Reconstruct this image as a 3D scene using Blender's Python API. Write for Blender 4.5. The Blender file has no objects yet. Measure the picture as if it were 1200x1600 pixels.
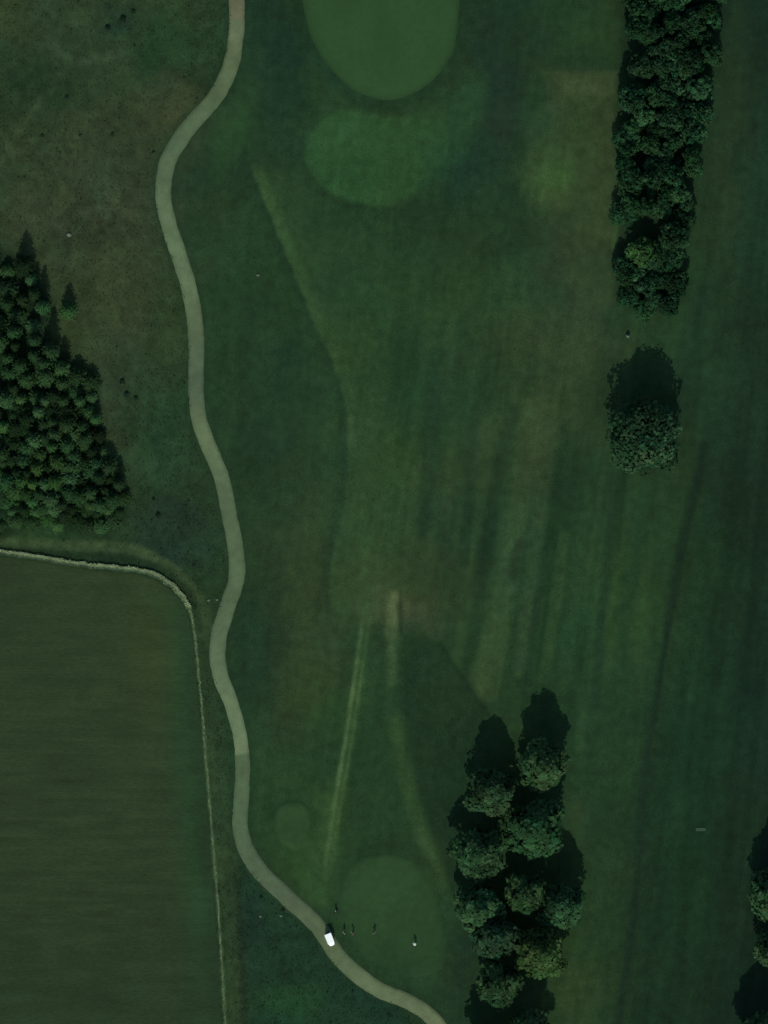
import bpy, bmesh, math, random
import numpy as np
from mathutils import Vector, Matrix

# ------------------------------------------------------------------ camera, sky, sun, exposure
scene = bpy.context.scene
C = scene.collection
S = 0.12                                    # metres per photograph pixel on the ground
CAM_H = 1200.0
cam_d = bpy.data.cameras.new("camera")
cam = bpy.data.objects.new("camera", cam_d); C.objects.link(cam)
cam.location = (0, 0, CAM_H); cam.rotation_euler = (0, 0, 0)
cam_d.sensor_fit = 'VERTICAL'; cam_d.sensor_height = 36.0
cam_d.lens = 36.0 * CAM_H / (1600 * S)
cam_d.clip_start = 1.0; cam_d.clip_end = 6000.0
scene.camera = cam
SUN_EL = math.radians(46.0)
SUN_SIDE = math.radians(-3.0)               # shadows fall up the picture and a little to the right
world = bpy.data.worlds.new("World"); scene.world = world; world.use_nodes = True
wn = world.node_tree
bg = wn.nodes["Background"]; bg.inputs["Strength"].default_value = 0.14
sky = wn.nodes.new("ShaderNodeTexSky"); sky.sky_type = 'NISHITA'; sky.sun_disc = False
sky.sun_elevation = SUN_EL; sky.sun_rotation = math.radians(180)
wn.links.new(sky.outputs[0], bg.inputs["Color"])
sun_d = bpy.data.lights.new("sun", 'SUN'); sun_d.energy = 3.0; sun_d.angle = math.radians(0.5)
sun_d.color = (1.0, 0.96, 0.88)
sun = bpy.data.objects.new("sun", sun_d); C.objects.link(sun)
sun.rotation_euler = (math.pi / 2 - SUN_EL, 0, SUN_SIDE); sun.location = (0, -100, 200)
vs = scene.view_settings
vs.view_transform = 'Standard'; vs.look = 'None'; vs.gamma = 1.0; vs.exposure = 0.0
vs.use_curve_mapping = False

random.seed(7); rng = np.random.default_rng(7)

# ------------------------------------------------------------------ small helpers
def tag(o, label=None, cat=None, group=None, kind=None):
    if label: o["label"] = label
    if cat: o["category"] = cat
    if group: o["group"] = group
    if kind: o["kind"] = kind
    return o
def W(px, py):                              # photograph pixel -> ground metres
    return (np.asarray(px, float) - 600) * S, (800 - np.asarray(py, float)) * S
def lin(c):
    c = np.asarray(c, float) / 255.0
    return np.where(c <= 0.04045, c / 12.92, ((c + 0.055) / 1.055) ** 2.4)
GAIN = np.array([1.01, 1.06, 1.30])         # light on open ground at this sun: turns a seen colour into a base colour
def alb(c): return lin(c) / GAIN
def smooth(e0, e1, x):
    t = np.clip((x - e0) / (e1 - e0), 0, 1); return t * t * (3 - 2 * t)
def hash2(ix, iy, seed):
    n = (ix.astype(np.int64) * 374761393 + iy.astype(np.int64) * 668265263 + seed * 974634777) & 0xffffffff
    n = ((n ^ (n >> 13)) * 1274126177) & 0xffffffff
    n = n ^ (n >> 16)
    return (n & 0xffffff) / float(0xffffff)
def vnoise(x, y, seed=0):
    ix = np.floor(x); iy = np.floor(y); fx = x - ix; fy = y - iy
    fx = fx * fx * fx * (fx * (fx * 6 - 15) + 10); fy = fy * fy * fy * (fy * (fy * 6 - 15) + 10)
    a = hash2(ix, iy, seed); b = hash2(ix + 1, iy, seed); c = hash2(ix, iy + 1, seed); d = hash2(ix + 1, iy + 1, seed)
    return (a * (1 - fx) + b * fx) * (1 - fy) + (c * (1 - fx) + d * fx) * fy
def fbm(x, y, seed=0, octaves=4):
    s = 0; a = 0.5; t = 0
    for k in range(octaves):
        s = s + a * vnoise(x, y, seed + k * 17); t += a; a *= 0.5
        x, y = x * 2.03 + y * 0.13, y * 2.01 - x * 0.11
    return s / t * 2 - 1                    # -1..1
def spline(pts, n=8, closed=False):
    P = [np.array(p, float) for p in pts]; out = []
    N = len(P); rngk = range(N if closed else N - 1)
    for i in rngk:
        if closed: p0, p1, p2, p3 = P[i - 1], P[i], P[(i + 1) % N], P[(i + 2) % N]
        else: p0, p1, p2, p3 = P[max(i - 1, 0)], P[i], P[i + 1], P[min(i + 2, N - 1)]
        for k in range(n):
            t = k / n
            out.append(0.5 * ((2 * p1) + (-p0 + p2) * t + (2 * p0 - 5 * p1 + 4 * p2 - p3) * t * t + (-p0 + 3 * p1 - 3 * p2 + p3) * t ** 3))
    if not closed: out.append(P[-1])
    return np.array(out)
def dist_poly(px, py, pts):
    """distance (pixels) to a polyline and signed side, per-vertex"""
    best = np.full(px.shape, 1e9)
    for (x0, y0), (x1, y1) in zip(pts[:-1], pts[1:]):
        dx, dy = x1 - x0, y1 - y0; L = dx * dx + dy * dy + 1e-9
        t = np.clip(((px - x0) * dx + (py - y0) * dy) / L, 0, 1)
        best = np.minimum(best, np.hypot(px - x0 - t * dx, py - y0 - t * dy))
    return best
def inside(px, py, pts):
    r = np.zeros(px.shape, bool); n = len(pts)
    for i in range(n):
        x0, y0 = pts[i]; x1, y1 = pts[(i + 1) % n]
        if y0 == y1: continue
        c = ((y0 > py) != (y1 > py)) & (px < (x1 - x0) * (py - y0) / (y1 - y0) + x0)
        r ^= c
    return r
def link_mesh(name, verts, faces, mats, parent=None, smooth_sh=False, col=None, fmat=None):
    me = bpy.data.meshes.new(name)
    verts = np.asarray(verts, np.float32)
    if isinstance(faces, np.ndarray):
        k = faces.shape[1]; nf = faces.shape[0]
        me.vertices.add(len(verts)); me.vertices.foreach_set("co", verts.ravel())
        me.loops.add(nf * k); me.loops.foreach_set("vertex_index", faces.ravel().astype(np.int32))
        me.polygons.add(nf); me.polygons.foreach_set("loop_start", np.arange(0, nf * k, k, dtype=np.int32))
        me.update(calc_edges=True)
    else:
        me.from_pydata([tuple(v) for v in verts.tolist()], [], faces); me.update()
    if col is not None:
        a = me.color_attributes.new("Col", 'FLOAT_COLOR', 'POINT')
        c4 = np.ones((len(verts), 4), np.float32); c4[:, :3] = col
        a.data.foreach_set("color", c4.ravel())
    for m in (mats if isinstance(mats, (list, tuple)) else [mats]): me.materials.append(m)
    if fmat is not None: me.polygons.foreach_set("material_index", np.asarray(fmat, np.int32))
    me.polygons.foreach_set("use_smooth", np.full(len(me.polygons), smooth_sh))
    o = bpy.data.objects.new(name, me); C.objects.link(o)
    if parent: o.parent = parent
    return o
def bm_obj(name, bm, mat, parent=None, sm=False):
    me = bpy.data.meshes.new(name); bm.to_mesh(me); bm.free()
    for m in (mat if isinstance(mat, (list, tuple)) else [mat]): me.materials.append(m)
    me.polygons.foreach_set("use_smooth", np.full(len(me.polygons), sm))
    o = bpy.data.objects.new(name, me); C.objects.link(o)
    if parent: o.parent = parent
    return o
def empty(name, loc, rz=0.0, sc=1.0):
    o = bpy.data.objects.new(name, None); C.objects.link(o)
    o.location = loc; o.rotation_euler = (0, 0, rz); o.scale = (sc, sc, sc) if np.isscalar(sc) else sc
    o.empty_display_size = 0.3
    return o
def copy_tree(src, loc, rz, sc):
    r = src.copy(); C.objects.link(r); r.location = loc; r.rotation_euler = (0, 0, rz); r.scale = sc
    for ch in list(src.children):
        c = ch.copy(); C.objects.link(c); c.parent = r
    return r

# ------------------------------------------------------------------ materials
def new_mat(name):
    m = bpy.data.materials.new(name); m.use_nodes = True
    nt = m.node_tree; b = nt.nodes["Principled BSDF"]
    return m, nt, b
def grass_mat(name, fine=9.0, amp=0.22, bump=0.5, rough=0.95, stretch=(1, 1, 1), blotch=0.10):
    """base colour from the mesh's own colour layer, broken up by two noises, plus fine relief"""
    m, nt, b = new_mat(name); N = nt.nodes; L = nt.links
    at = N.new("ShaderNodeAttribute"); at.attribute_name = "Col"
    tc = N.new("ShaderNodeTexCoord"); mp = N.new("ShaderNodeMapping"); mp.inputs["Scale"].default_value = stretch
    L.new(tc.outputs["Object"], mp.inputs[0])
    n1 = N.new("ShaderNodeTexNoise"); n1.inputs["Scale"].default_value = fine; n1.inputs["Detail"].default_value = 4
    n2 = N.new("ShaderNodeTexNoise"); n2.inputs["Scale"].default_value = fine * 0.13; n2.inputs["Detail"].default_value = 5
    L.new(mp.outputs[0], n1.inputs["Vector"]); L.new(mp.outputs[0], n2.inputs["Vector"])
    r1 = N.new("ShaderNodeMapRange"); r1.inputs[1].default_value = 0.3; r1.inputs[2].default_value = 0.7
    r1.inputs[3].default_value = 1 - amp; r1.inputs[4].default_value = 1 + amp
    r2 = N.new("ShaderNodeMapRange"); r2.inputs[1].default_value = 0.3; r2.inputs[2].default_value = 0.7
    r2.inputs[3].default_value = 1 - blotch; r2.inputs[4].default_value = 1 + blotch
    L.new(n1.outputs[0], r1.inputs[0]); L.new(n2.outputs[0], r2.inputs[0])
    mu = N.new("ShaderNodeMath"); mu.operation = 'MULTIPLY'; L.new(r1.outputs[0], mu.inputs[0]); L.new(r2.outputs[0], mu.inputs[1])
    vm = N.new("ShaderNodeVectorMath"); vm.operation = 'SCALE'; L.new(at.outputs["Color"], vm.inputs[0]); L.new(mu.outputs[0], vm.inputs["Scale"])
    L.new(vm.outputs[0], b.inputs["Base Color"])
    bp = N.new("ShaderNodeBump"); bp.inputs["Strength"].default_value = bump; bp.inputs["Distance"].default_value = 0.05
    L.new(n1.outputs[0], bp.inputs["Height"]); L.new(bp.outputs[0], b.inputs["Normal"])
    b.inputs["Roughness"].default_value = rough; b.inputs["Specular IOR Level"].default_value = 0.08
    return m
M_GROUND = grass_mat("rough_grass", 4.5, 0.22, 0.7, blotch=0.15)
M_GREEN = grass_mat("mown_green", 8.0, 0.06, 0.15, blotch=0.06)
M_TEE = grass_mat("mown_tee", 6.0, 0.10, 0.3, blotch=0.10)
M_FIELD = grass_mat("field_soil_and_crop", 4.0, 0.14, 0.6, stretch=(0.25, 1, 1))
M_PATH = grass_mat("weathered_path", 4.0, 0.08, 0.3, 0.9, blotch=0.12)
M_TUFT = grass_mat("grass_blades", 3.0, 0.1, 0.0)
def leaf_mat(name, hue_amt=0.35, val_amt=0.35, transl=0.18):
    m, nt, b = new_mat(name); N = nt.nodes; L = nt.links
    at = N.new("ShaderNodeAttribute"); at.attribute_name = "Col"
    oi = N.new("ShaderNodeObjectInfo")
    r = N.new("ShaderNodeMapRange"); r.inputs[3].default_value = 1 - val_amt; r.inputs[4].default_value = 1 + val_amt
    L.new(oi.outputs["Random"], r.inputs[0])
    vm = N.new("ShaderNodeVectorMath"); vm.operation = 'SCALE'; L.new(at.outputs["Color"], vm.inputs[0]); L.new(r.outputs[0], vm.inputs["Scale"])
    ml = N.new("ShaderNodeVectorMath"); ml.operation = 'MULTIPLY'; L.new(vm.outputs[0], ml.inputs[0]); L.new(oi.outputs["Color"], ml.inputs[1])
    L.new(ml.outputs[0], b.inputs["Base Color"])
    b.inputs["Roughness"].default_value = 0.85; b.inputs["Specular IOR Level"].default_value = 0.04
    tr = N.new("ShaderNodeBsdfTranslucent"); L.new(ml.outputs[0], tr.inputs[0])
    mx = N.new("ShaderNodeMixShader"); mx.inputs[0].default_value = transl
    L.new(b.outputs[0], mx.inputs[1]); L.new(tr.outputs[0], mx.inputs[2])
    L.new(mx.outputs[0], N["Material Output"].inputs["Surface"])
    return m
M_LEAF = leaf_mat("broad_leaves", val_amt=0.15); M_NEEDLE = leaf_mat("needles", val_amt=0.3, transl=0.05); M_SHRUB = leaf_mat("shrub_leaves")
def plain(name, rgb, rough=0.6, var=0.15, scale=8.0, spec=0.3, bump=0.0):
    m, nt, b = new_mat(name); N = nt.nodes; L = nt.links
    tc = N.new("ShaderNodeTexCoord"); n = N.new("ShaderNodeTexNoise"); n.inputs["Scale"].default_value = scale; n.inputs["Detail"].default_value = 5
    L.new(tc.outputs["Object"], n.inputs["Vector"])
    r = N.new("ShaderNodeMapRange"); r.inputs[1].default_value = 0.3; r.inputs[2].default_value = 0.7
    r.inputs[3].default_value = 1 - var; r.inputs[4].default_value = 1 + var; L.new(n.outputs[0], r.inputs[0])
    vm = N.new("ShaderNodeVectorMath"); vm.operation = 'SCALE'; vm.inputs[0].default_value = rgb; L.new(r.outputs[0], vm.inputs["Scale"])
    L.new(vm.outputs[0], b.inputs["Base Color"]); b.inputs["Roughness"].default_value = rough; b.inputs["Specular IOR Level"].default_value = spec
    if bump:
        bp = N.new("ShaderNodeBump"); bp.inputs["Strength"].default_value = bump; L.new(n.outputs[0], bp.inputs["Height"]); L.new(bp.outputs[0], b.inputs["Normal"])
    return m
M_BARK = plain("bark", (0.06, 0.05, 0.035), 0.9, 0.3, 6, 0.1, 0.5)
M_WHITE = plain("white_paint", (0.84, 0.88, 0.78), 0.35, 0.03, 4, 0.5)
M_BLACK = plain("black_rubber", (0.02, 0.02, 0.02), 0.8, 0.1)
M_RIM = plain("grey_rim", (0.4, 0.4, 0.4), 0.4, 0.05)
M_SEAT = plain("cream_seat", (0.45, 0.43, 0.36), 0.6, 0.08)
M_STONE = plain("pale_stone", (0.10, 0.13, 0.09), 0.9, 0.25, 5, 0.1, 0.6)
M_SKIN = plain("skin", (0.42, 0.27, 0.2), 0.6, 0.05)
M_DARKCL = plain("dark_cloth", (0.02, 0.025, 0.03), 0.9, 0.2)
M_WHITECL = plain("white_cloth", (0.7, 0.74, 0.68), 0.9, 0.06)
M_PALECL = plain("pale_cloth", (0.25, 0.32, 0.24), 0.9, 0.06)
M_GREYCL = plain("grey_green_cloth", (0.10, 0.15, 0.10), 0.9, 0.1)
M_TROUS = plain("dark_trousers", (0.03, 0.035, 0.045), 0.9, 0.1)
M_BEIGE = plain("beige_trousers", (0.22, 0.2, 0.14), 0.9, 0.1)
M_HAIR = plain("hair", (0.03, 0.02, 0.015), 0.8, 0.2)
M_SLAB = plain("mossy_slab", (0.028, 0.062, 0.028), 0.9, 0.2, 6, 0.1)
m_, nt_, b_ = new_mat("clear_plastic"); b_.inputs["Transmission Weight"].default_value = 0.9; b_.inputs["Roughness"].default_value = 0.1
b_.inputs["Base Color"].default_value = (0.8, 0.85, 0.85, 1); M_CLEAR = m_

# ------------------------------------------------------------------ plan of the place, in photograph pixels
PATH = spline([(352, -420), (362, -220), (369, -80), (370, 0), (369, 50), (361, 100), (339, 148), (297, 197), (264, 248), (255, 300), (262, 345), (279, 398),
               (294, 445), (304, 498), (307, 550), (306, 605), (311, 655), (328, 702), (346, 746), (357, 798), (367, 850), (370, 900),
               (355, 950), (341, 1000), (343, 1050), (361, 1098), (375, 1150), (379, 1200), (377, 1250), (376, 1298), (396, 1348), (443, 1397),
               (496, 1447), (532, 1498), (586, 1543), (640, 1566), (672, 1588), (694, 1615), (712, 1660), (722, 1760), (730, 1980)], 8)
PATH_W = 23.0
def fray(P, amp, L, seed):
    n = fbm(P[:, 0] / L, P[:, 1] / L, seed, 2); cen = P.mean(0); d = P - cen
    return P + d / np.linalg.norm(d, axis=1, keepdims=True) * (n * amp)[:, None]
GREEN = fray(spline([(470, -40), (473, 15), (489, 70), (515, 110), (550, 142), (590, 156), (630, 154), (670, 134), (700, 100), (716, 52), (719, 0), (706, -60), (660, -110), (590, -125), (515, -98)], 8, True), 2.2, 40.0, 5)
APRON = spline([(497, 195), (535, 172), (585, 180), (640, 182), (690, 165), (715, 185), (700, 235), (668, 288), (620, 318), (575, 320), (520, 302), (486, 268), (478, 230)], 5, True)
TEE = spline([(527, 1400), (535, 1365), (560, 1340), (600, 1331), (640, 1340), (668, 1368), (690, 1420), (700, 1470), (690, 1515), (650, 1528), (605, 1515), (565, 1490), (537, 1450)], 6, True)
TEE2 = spline([(427, 1288), (432, 1262), (455, 1250), (478, 1256), (488, 1285), (481, 1313), (458, 1327), (435, 1315)], 6, True)
FIELD_TOP = spline([(-420, 815), (-200, 842), (0, 868), (90, 880), (165, 891), (215, 897), (250, 909), (278, 932), (294, 962), (302, 1010), (309, 1090), (323, 1260), (337, 1450), (346, 1600), (356, 1780), (362, 1980)], 8)
PALE = spline([(-420, 808), (-200, 836), (0, 862), (60, 871), (110, 880), (165, 886), (215, 891), (250, 902), (278, 924), (296, 950), (304, 990), (310, 1050), (317, 1120), (322, 1190), (329, 1270), (338, 1380), (346, 1490), (352, 1600), (360, 1780), (366, 1980)], 6)
DARK_TRI = [(648, 1000), (690, 1012), (725, 1062), (760, 1115), (735, 1190), (718, 1300), (712, 1400), (700, 1385), (672, 1310), (645, 1225), (622, 1130), (628, 1050)]
WOOD = spline([(-60, 380), (8, 392), (40, 408), (62, 440), (80, 480), (72, 520), (88, 545), (118, 565), (150, 600), (152, 660), (165, 700), (188, 745), (200, 800), (150, 838), (60, 822), (-60, 815)], 4, True)
BAND = [(962, -20), (1138, -20), (1128, 60), (1110, 150), (1096, 250), (1082, 320), (1074, 400), (1066, 465), (1010, 492), (962, 470), (958, 390), (972, 300), (975, 150), (992, 130), (970, 100)]

def height(px, py):
    """gentle relief in metres"""
    x, y = W(px, py)
    h = 0.28 * fbm(x / 30.0, y / 30.0, 3, 2)
    h = h + 0.7 * smooth(175, 115, np.hypot((px - 596), (py - 10) * 0.95))         # raised green
    h = h + 0.35 * smooth(125, 85, np.hypot(px - 612, py - 1430))                    # tee platform
    h = h + 0.25 * smooth(45, 28, np.hypot(px - 457, py - 1288))
    return h

def ground_colour(px, py):
    shp = px.shape
    x, y = W(px, py)
    c = np.zeros(shp + (3,)); c[:] = lin((33, 56, 34))
    def blend(mask, rgb):
        nonlocal c
        c += (lin(rgb) - c) * np.clip(mask * 1.2, 0, 1)[..., None]
    wx = fbm(px / 38.0, py / 38.0, 301, 3); wy = fbm(px / 38.0, py / 38.0, 311, 3)   # frays the edges of every patch
    def gauss(cx, cy, rx, ry, ang=0, p=2.0):
        a = math.radians(ang); k = 0.55 * min(rx, ry); dx = px - cx + k * wx; dy = py - cy + k * wy
        u = (dx * math.cos(a) + dy * math.sin(a)) / rx; v = (-dx * math.sin(a) + dy * math.cos(a)) / ry
        return np.exp(-((u * u + v * v) ** (p / 2)))
    big = fbm(px / 170.0, py / 170.0, 11, 3); mid = fbm(px / 45.0, py / 45.0, 23, 4); fin = fbm(px / 12.0, py / 12.0, 31, 3)
    wob = fbm(px / 60.0, py / 60.0, 57, 3) * 14
    def stroke(pts, w, rgb, a=1.0, soft=1.0, sp=True, rag=0.0):
        nonlocal c
        P = spline(pts, 6) if sp else np.array(pts, float)
        pad = w * 2.5 + 30
        bb = (px > P[:, 0].min() - pad) & (px < P[:, 0].max() + pad) & (py > P[:, 1].min() - pad) & (py < P[:, 1].max() + pad)
        if not bb.any(): return
        d = dist_poly(px[bb], py[bb], P)
        m = smooth(w * (0.62 + 0.5 * soft), w * (0.5 - 0.5 * soft), d) * a
        if rag: m = m * np.clip(1 + rag * (mid[bb] + fin[bb]), 0, 1.4)
        c[bb] += (lin(rgb) - c[bb]) * np.clip(m, 0, 1)[..., None]
    def area(poly, rgb, a=1.0, soft=8.0, rag=0.0, w=0.0):
        nonlocal c
        P = np.array(poly, float); pad = soft * 2 + 20
        bb = (px > P[:, 0].min() - pad) & (px < P[:, 0].max() + pad) & (py > P[:, 1].min() - pad) & (py < P[:, 1].max() + pad)
        if not bb.any(): return
        qx, qy = px[bb] + w * wob[bb], py[bb] + w * wob[bb][::-1] * 0
        d = dist_poly(qx, qy, np.vstack([P, P[:1]])); sd = np.where(inside(qx, qy, P), -d, d)
        m = smooth(soft, -soft, sd) * a
        if rag: m = m * np.clip(1 + rag * (mid[bb] + fin[bb]), 0, 1.4)
        c[bb] += (lin(rgb) - c[bb]) * np.clip(m, 0, 1)[..., None]
    # --- large regions
    pathx = np.interp(py, PATH[::4, 1], PATH[::4, 0])
    left = smooth(20, -60, px - pathx)
    blend(0.75 * left * smooth(880, 700, py), (40, 58, 37))                           # rough west of the path
    blend(0.8 * gauss(150, 300, 160, 150), (47, 60, 41)); blend(0.7 * gauss(200, 470, 70, 200), (48, 61, 41))
    blend(0.75 * gauss(150, 340, 90, 40), (47, 57, 40)); blend(0.8 * gauss(275, 160, 50, 45, -45), (55, 65, 45))
    blend(0.7 * gauss(60, 30, 120, 50), (46, 62, 40)); blend(0.75 * gauss(180, 35, 40, 26, -15), (24, 44, 34)); blend(0.6 * gauss(240, 95, 28, 30), (27, 46, 31))
    blend(0.7 * gauss(270, 60, 60, 60), (34, 62, 38)); blend(0.6 * gauss(35, 130, 70, 50), (28, 50, 32)); blend(0.5 * gauss(90, 150, 90, 30), (32, 54, 34))
    blend(0.8 * gauss(235, 690, 70, 110), (33, 58, 38)); blend(0.8 * gauss(260, 840, 80, 70), (28, 48, 38)); blend(0.6 * gauss(170, 640, 30, 80), (47, 60, 41))
    blend(0.75 * gauss(250, 520, 30, 90), (41, 60, 38))
    # east of the path
    blend(0.85 * gauss(430, 70, 55, 130), (25, 48, 35)); blend(0.8 * gauss(340, 275, 75, 50), (27, 50, 36)); blend(0.6 * gauss(440, 210, 45, 70), (28, 52, 36))
    blend(0.7 * gauss(365, 210, 28, 90, 20), (37, 66, 39))
    blend(0.85 * gauss(770, 120, 60, 150), (26, 48, 36)); blend(0.8 * gauss(720, 240, 60, 60, -40), (27, 52, 38)); blend(0.5 * gauss(790, 200, 30, 80), (32, 48, 34))
    blend(0.7 * gauss(640, 360, 90, 50), (30, 54, 36)); blend(0.7 * gauss(430, 600, 90, 90), (31, 55, 37)); blend(0.7 * gauss(400, 380, 70, 60), (32, 58, 37))
    blend(0.7 * gauss(420, 700, 60, 70), (29, 52, 36)); blend(0.6 * gauss(420, 870, 30, 90), (33, 52, 34))
    blend(0.75 * gauss(500, 860, 60, 130), (42, 60, 38)); blend(0.7 * gauss(480, 1030, 55, 110), (45, 62, 39)); blend(0.7 * gauss(500, 1100, 50, 50), (44, 66, 40))
    blend(0.8 * gauss(395, 1010, 40, 100), (29, 52, 36)); blend(0.6 * gauss(440, 1010, 20, 60), (32, 50, 34))
    blend(0.65 * gauss(580, 640, 60, 260), (39, 66, 38)); blend(0.6 * gauss(520, 500, 60, 100), (36, 64, 38))
    blend(0.75 * gauss(740, 470, 120, 60), (41, 66, 38)); blend(0.8 * gauss(900, 430, 60, 130), (44, 60, 40)); blend(0.75 * gauss(880, 610, 70, 90), (43, 62, 40))
    blend(0.6 * gauss(800, 560, 80, 120), (40, 62, 38)); blend(0.6 * gauss(690, 650, 60, 140), (35, 62, 38))
    blend(0.7 * gauss(620, 800, 90, 120), (42, 66, 40)); blend(0.75 * gauss(720, 900, 90, 110), (38, 60, 37))
    blend(0.6 * gauss(830, 820, 90, 180), (33, 58, 36)); blend(0.7 * gauss(960, 960, 60, 80), (42, 70, 38)); blend(0.5 * gauss(900, 1020, 50, 140), (35, 64, 39))
    blend(0.7 * gauss(560, 1120, 90, 80), (35, 62, 37)); blend(0.7 * gauss(580, 1220, 60, 90), (34, 62, 38)); blend(0.6 * gauss(440, 1170, 50, 60), (37, 60, 37))
    blend(0.7 * gauss(430, 1230, 60, 50), (36, 64, 38)); blend(0.7 * gauss(465, 1340, 50, 40, 30), (40, 70, 40))
    # brown pale clearing below the dark trees, top right
    area([(850, 112), (965, 112), (968, 160), (966, 470), (930, 500), (880, 420), (905, 330), (825, 320), (818, 200), (860, 150)], (47, 64, 41), 0.9, 12, 0.2, 1)
    area([(865, 114), (962, 114), (960, 150), (880, 148)], (54, 71, 46), 0.9, 6, 0.3)
    blend(0.8 * gauss(862, 275, 38, 46), (55, 84, 46)); blend(0.6 * gauss(905, 210, 22, 60), (44, 68, 40)); blend(0.55 * gauss(850, 190, 30, 40), (34, 60, 38))
    blend(0.5 * gauss(920, 60, 40, 40), (38, 64, 37)); stroke([(966, 312), (966, 345), (958, 385)], 7, (58, 88, 50), 0.7)
    # fairway on the right
    fx = np.interp(py, [0, 500, 800, 1150, 1600], [1105, 1075, 1085, 1040, 985])
    fairway = smooth(-26, 26, px - fx)
    blend(0.8 * fairway, (27, 51, 35))
    blend(0.6 * fairway * smooth(1090, 1180, px), (22, 43, 32))
    blend(0.7 * gauss(1140, 240, 38, 240), (38, 58, 37)); blend(0.5 * gauss(1090, 470, 40, 130), (36, 62, 38)); blend(0.5 * gauss(1180, 420, 40, 200), (29, 54, 37))
    blend(0.45 * gauss(1110, 880, 60, 60), (34, 62, 36)); blend(0.4 * gauss(1075, 1050, 40, 120), (31, 60, 37)); blend(0.45 * gauss(1090, 1330, 70, 170), (32, 62, 37))
    blend(0.55 * gauss(900, 1480, 40, 130), (38, 64, 38)); blend(0.5 * gauss(890, 1560, 40, 50), (46, 66, 40)); blend(0.6 * gauss(905, 1280, 20, 40), (48, 66, 42))
    blend(0.45 * gauss(1020, 1180, 110, 220), (28, 56, 37)); blend(0.35 * gauss(1030, 660, 40, 90), (27, 46, 34))
    stroke([(1150, 1240), (1140, 1330), (1160, 1440), (1145, 1560), (1130, 1640)], 60, (24, 45, 33), 0.6, 1)
    # mowing stripes of the fairway: long soft bands leaning slightly
    u = px + (py - 800) * 0.115
    st = fbm(u / 26.0, py / 900.0, 71, 2)
    c *= (1 + 0.09 * fairway * np.tanh(2.2 * st))[..., None]
    stroke([(1100, 700), (1060, 880), (1042, 1000), (1020, 1130), (1005, 1250), (995, 1400), (965, 1600)], 13, (20, 39, 29), 0.8, 1, True, .3)
    stroke([(1094, 780), (1050, 1000), (1028, 1130), (1013, 1250), (1003, 1400), (975, 1600)], 7, (36, 60, 38), 0.5, 1, True, .5)
    stroke([(1062, 640), (1078, 560), (1098, 460)], 24, (26, 46, 34), 0.5, 1)
    lx = np.interp(py, [700, 880, 1000, 1130, 1250, 1400, 1600], [1100, 1060, 1042, 1020, 1005, 995, 965])
    beyond = smooth(-4, 10, px - lx) * smooth(640, 760, py)
    c *= (1 - 0.13 * beyond - 0.06 * fairway)[..., None]
    c *= (1 + 0.16 * fairway * fbm((px + (py - 800) * 0.115) / 11.0, py / 120.0, 171, 3))[..., None]
    # streaks of the rough in the middle
    midz = smooth(520, 640, px) * smooth(1050, 960, px) * smooth(430, 600, py) * smooth(1180, 1020, py)
    u2 = px + (py - 800) * 0.14
    s2 = fbm(u2 / 17.0, py / 260.0, 83, 3)
    c *= (1 + 0.34 * midz * s2)[..., None]; c *= 1 + (midz * np.clip(s2, -1, 1))[..., None] * np.array([0.16, 0.0, 0.0])
    for (pts, w, rgb, a) in [
        ([(835, 640), (815, 760), (790, 900), (770, 1000), (750, 1080)], 26, (50, 72, 45), .6), ([(800, 640), (770, 800), (748, 930)], 14, (30, 52, 34), .6),
        ([(865, 640), (850, 760), (830, 900), (812, 1050)], 16, (45, 66, 42), .55), ([(690, 560), (672, 700), (665, 820)], 24, (29, 52, 35), .5),
        ([(742, 640), (735, 760), (725, 880)], 12, (29, 52, 34), .5), ([(880, 840), (866, 960), (850, 1060)], 14, (44, 70, 42), .5),
        ([(850, 870), (835, 980), (818, 1080)], 10, (30, 52, 34), .5), ([(790, 880), (778, 1000), (766, 1090)], 12, (44, 66, 42), .5), ([(812, 850), (800, 900)], 14, (34, 50, 32), .6),
        ([(925, 720), (900, 900), (885, 1060)], 14, (37, 64, 39), .45), ([(965, 720), (945, 900), (930, 1100)], 12, (30, 54, 36), .5), ([(1010, 760), (985, 900), (960, 1100)], 16, (33, 60, 38), .45),
        ([(620, 700), (612, 850), (615, 930)], 14, (44, 70, 42), .5), ([(910, 1080), (905, 1170)], 10, (42, 70, 42), .5)]:
        stroke(pts, w * 1.15, rgb, a + .2, 0.6, True, 0.25)
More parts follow.
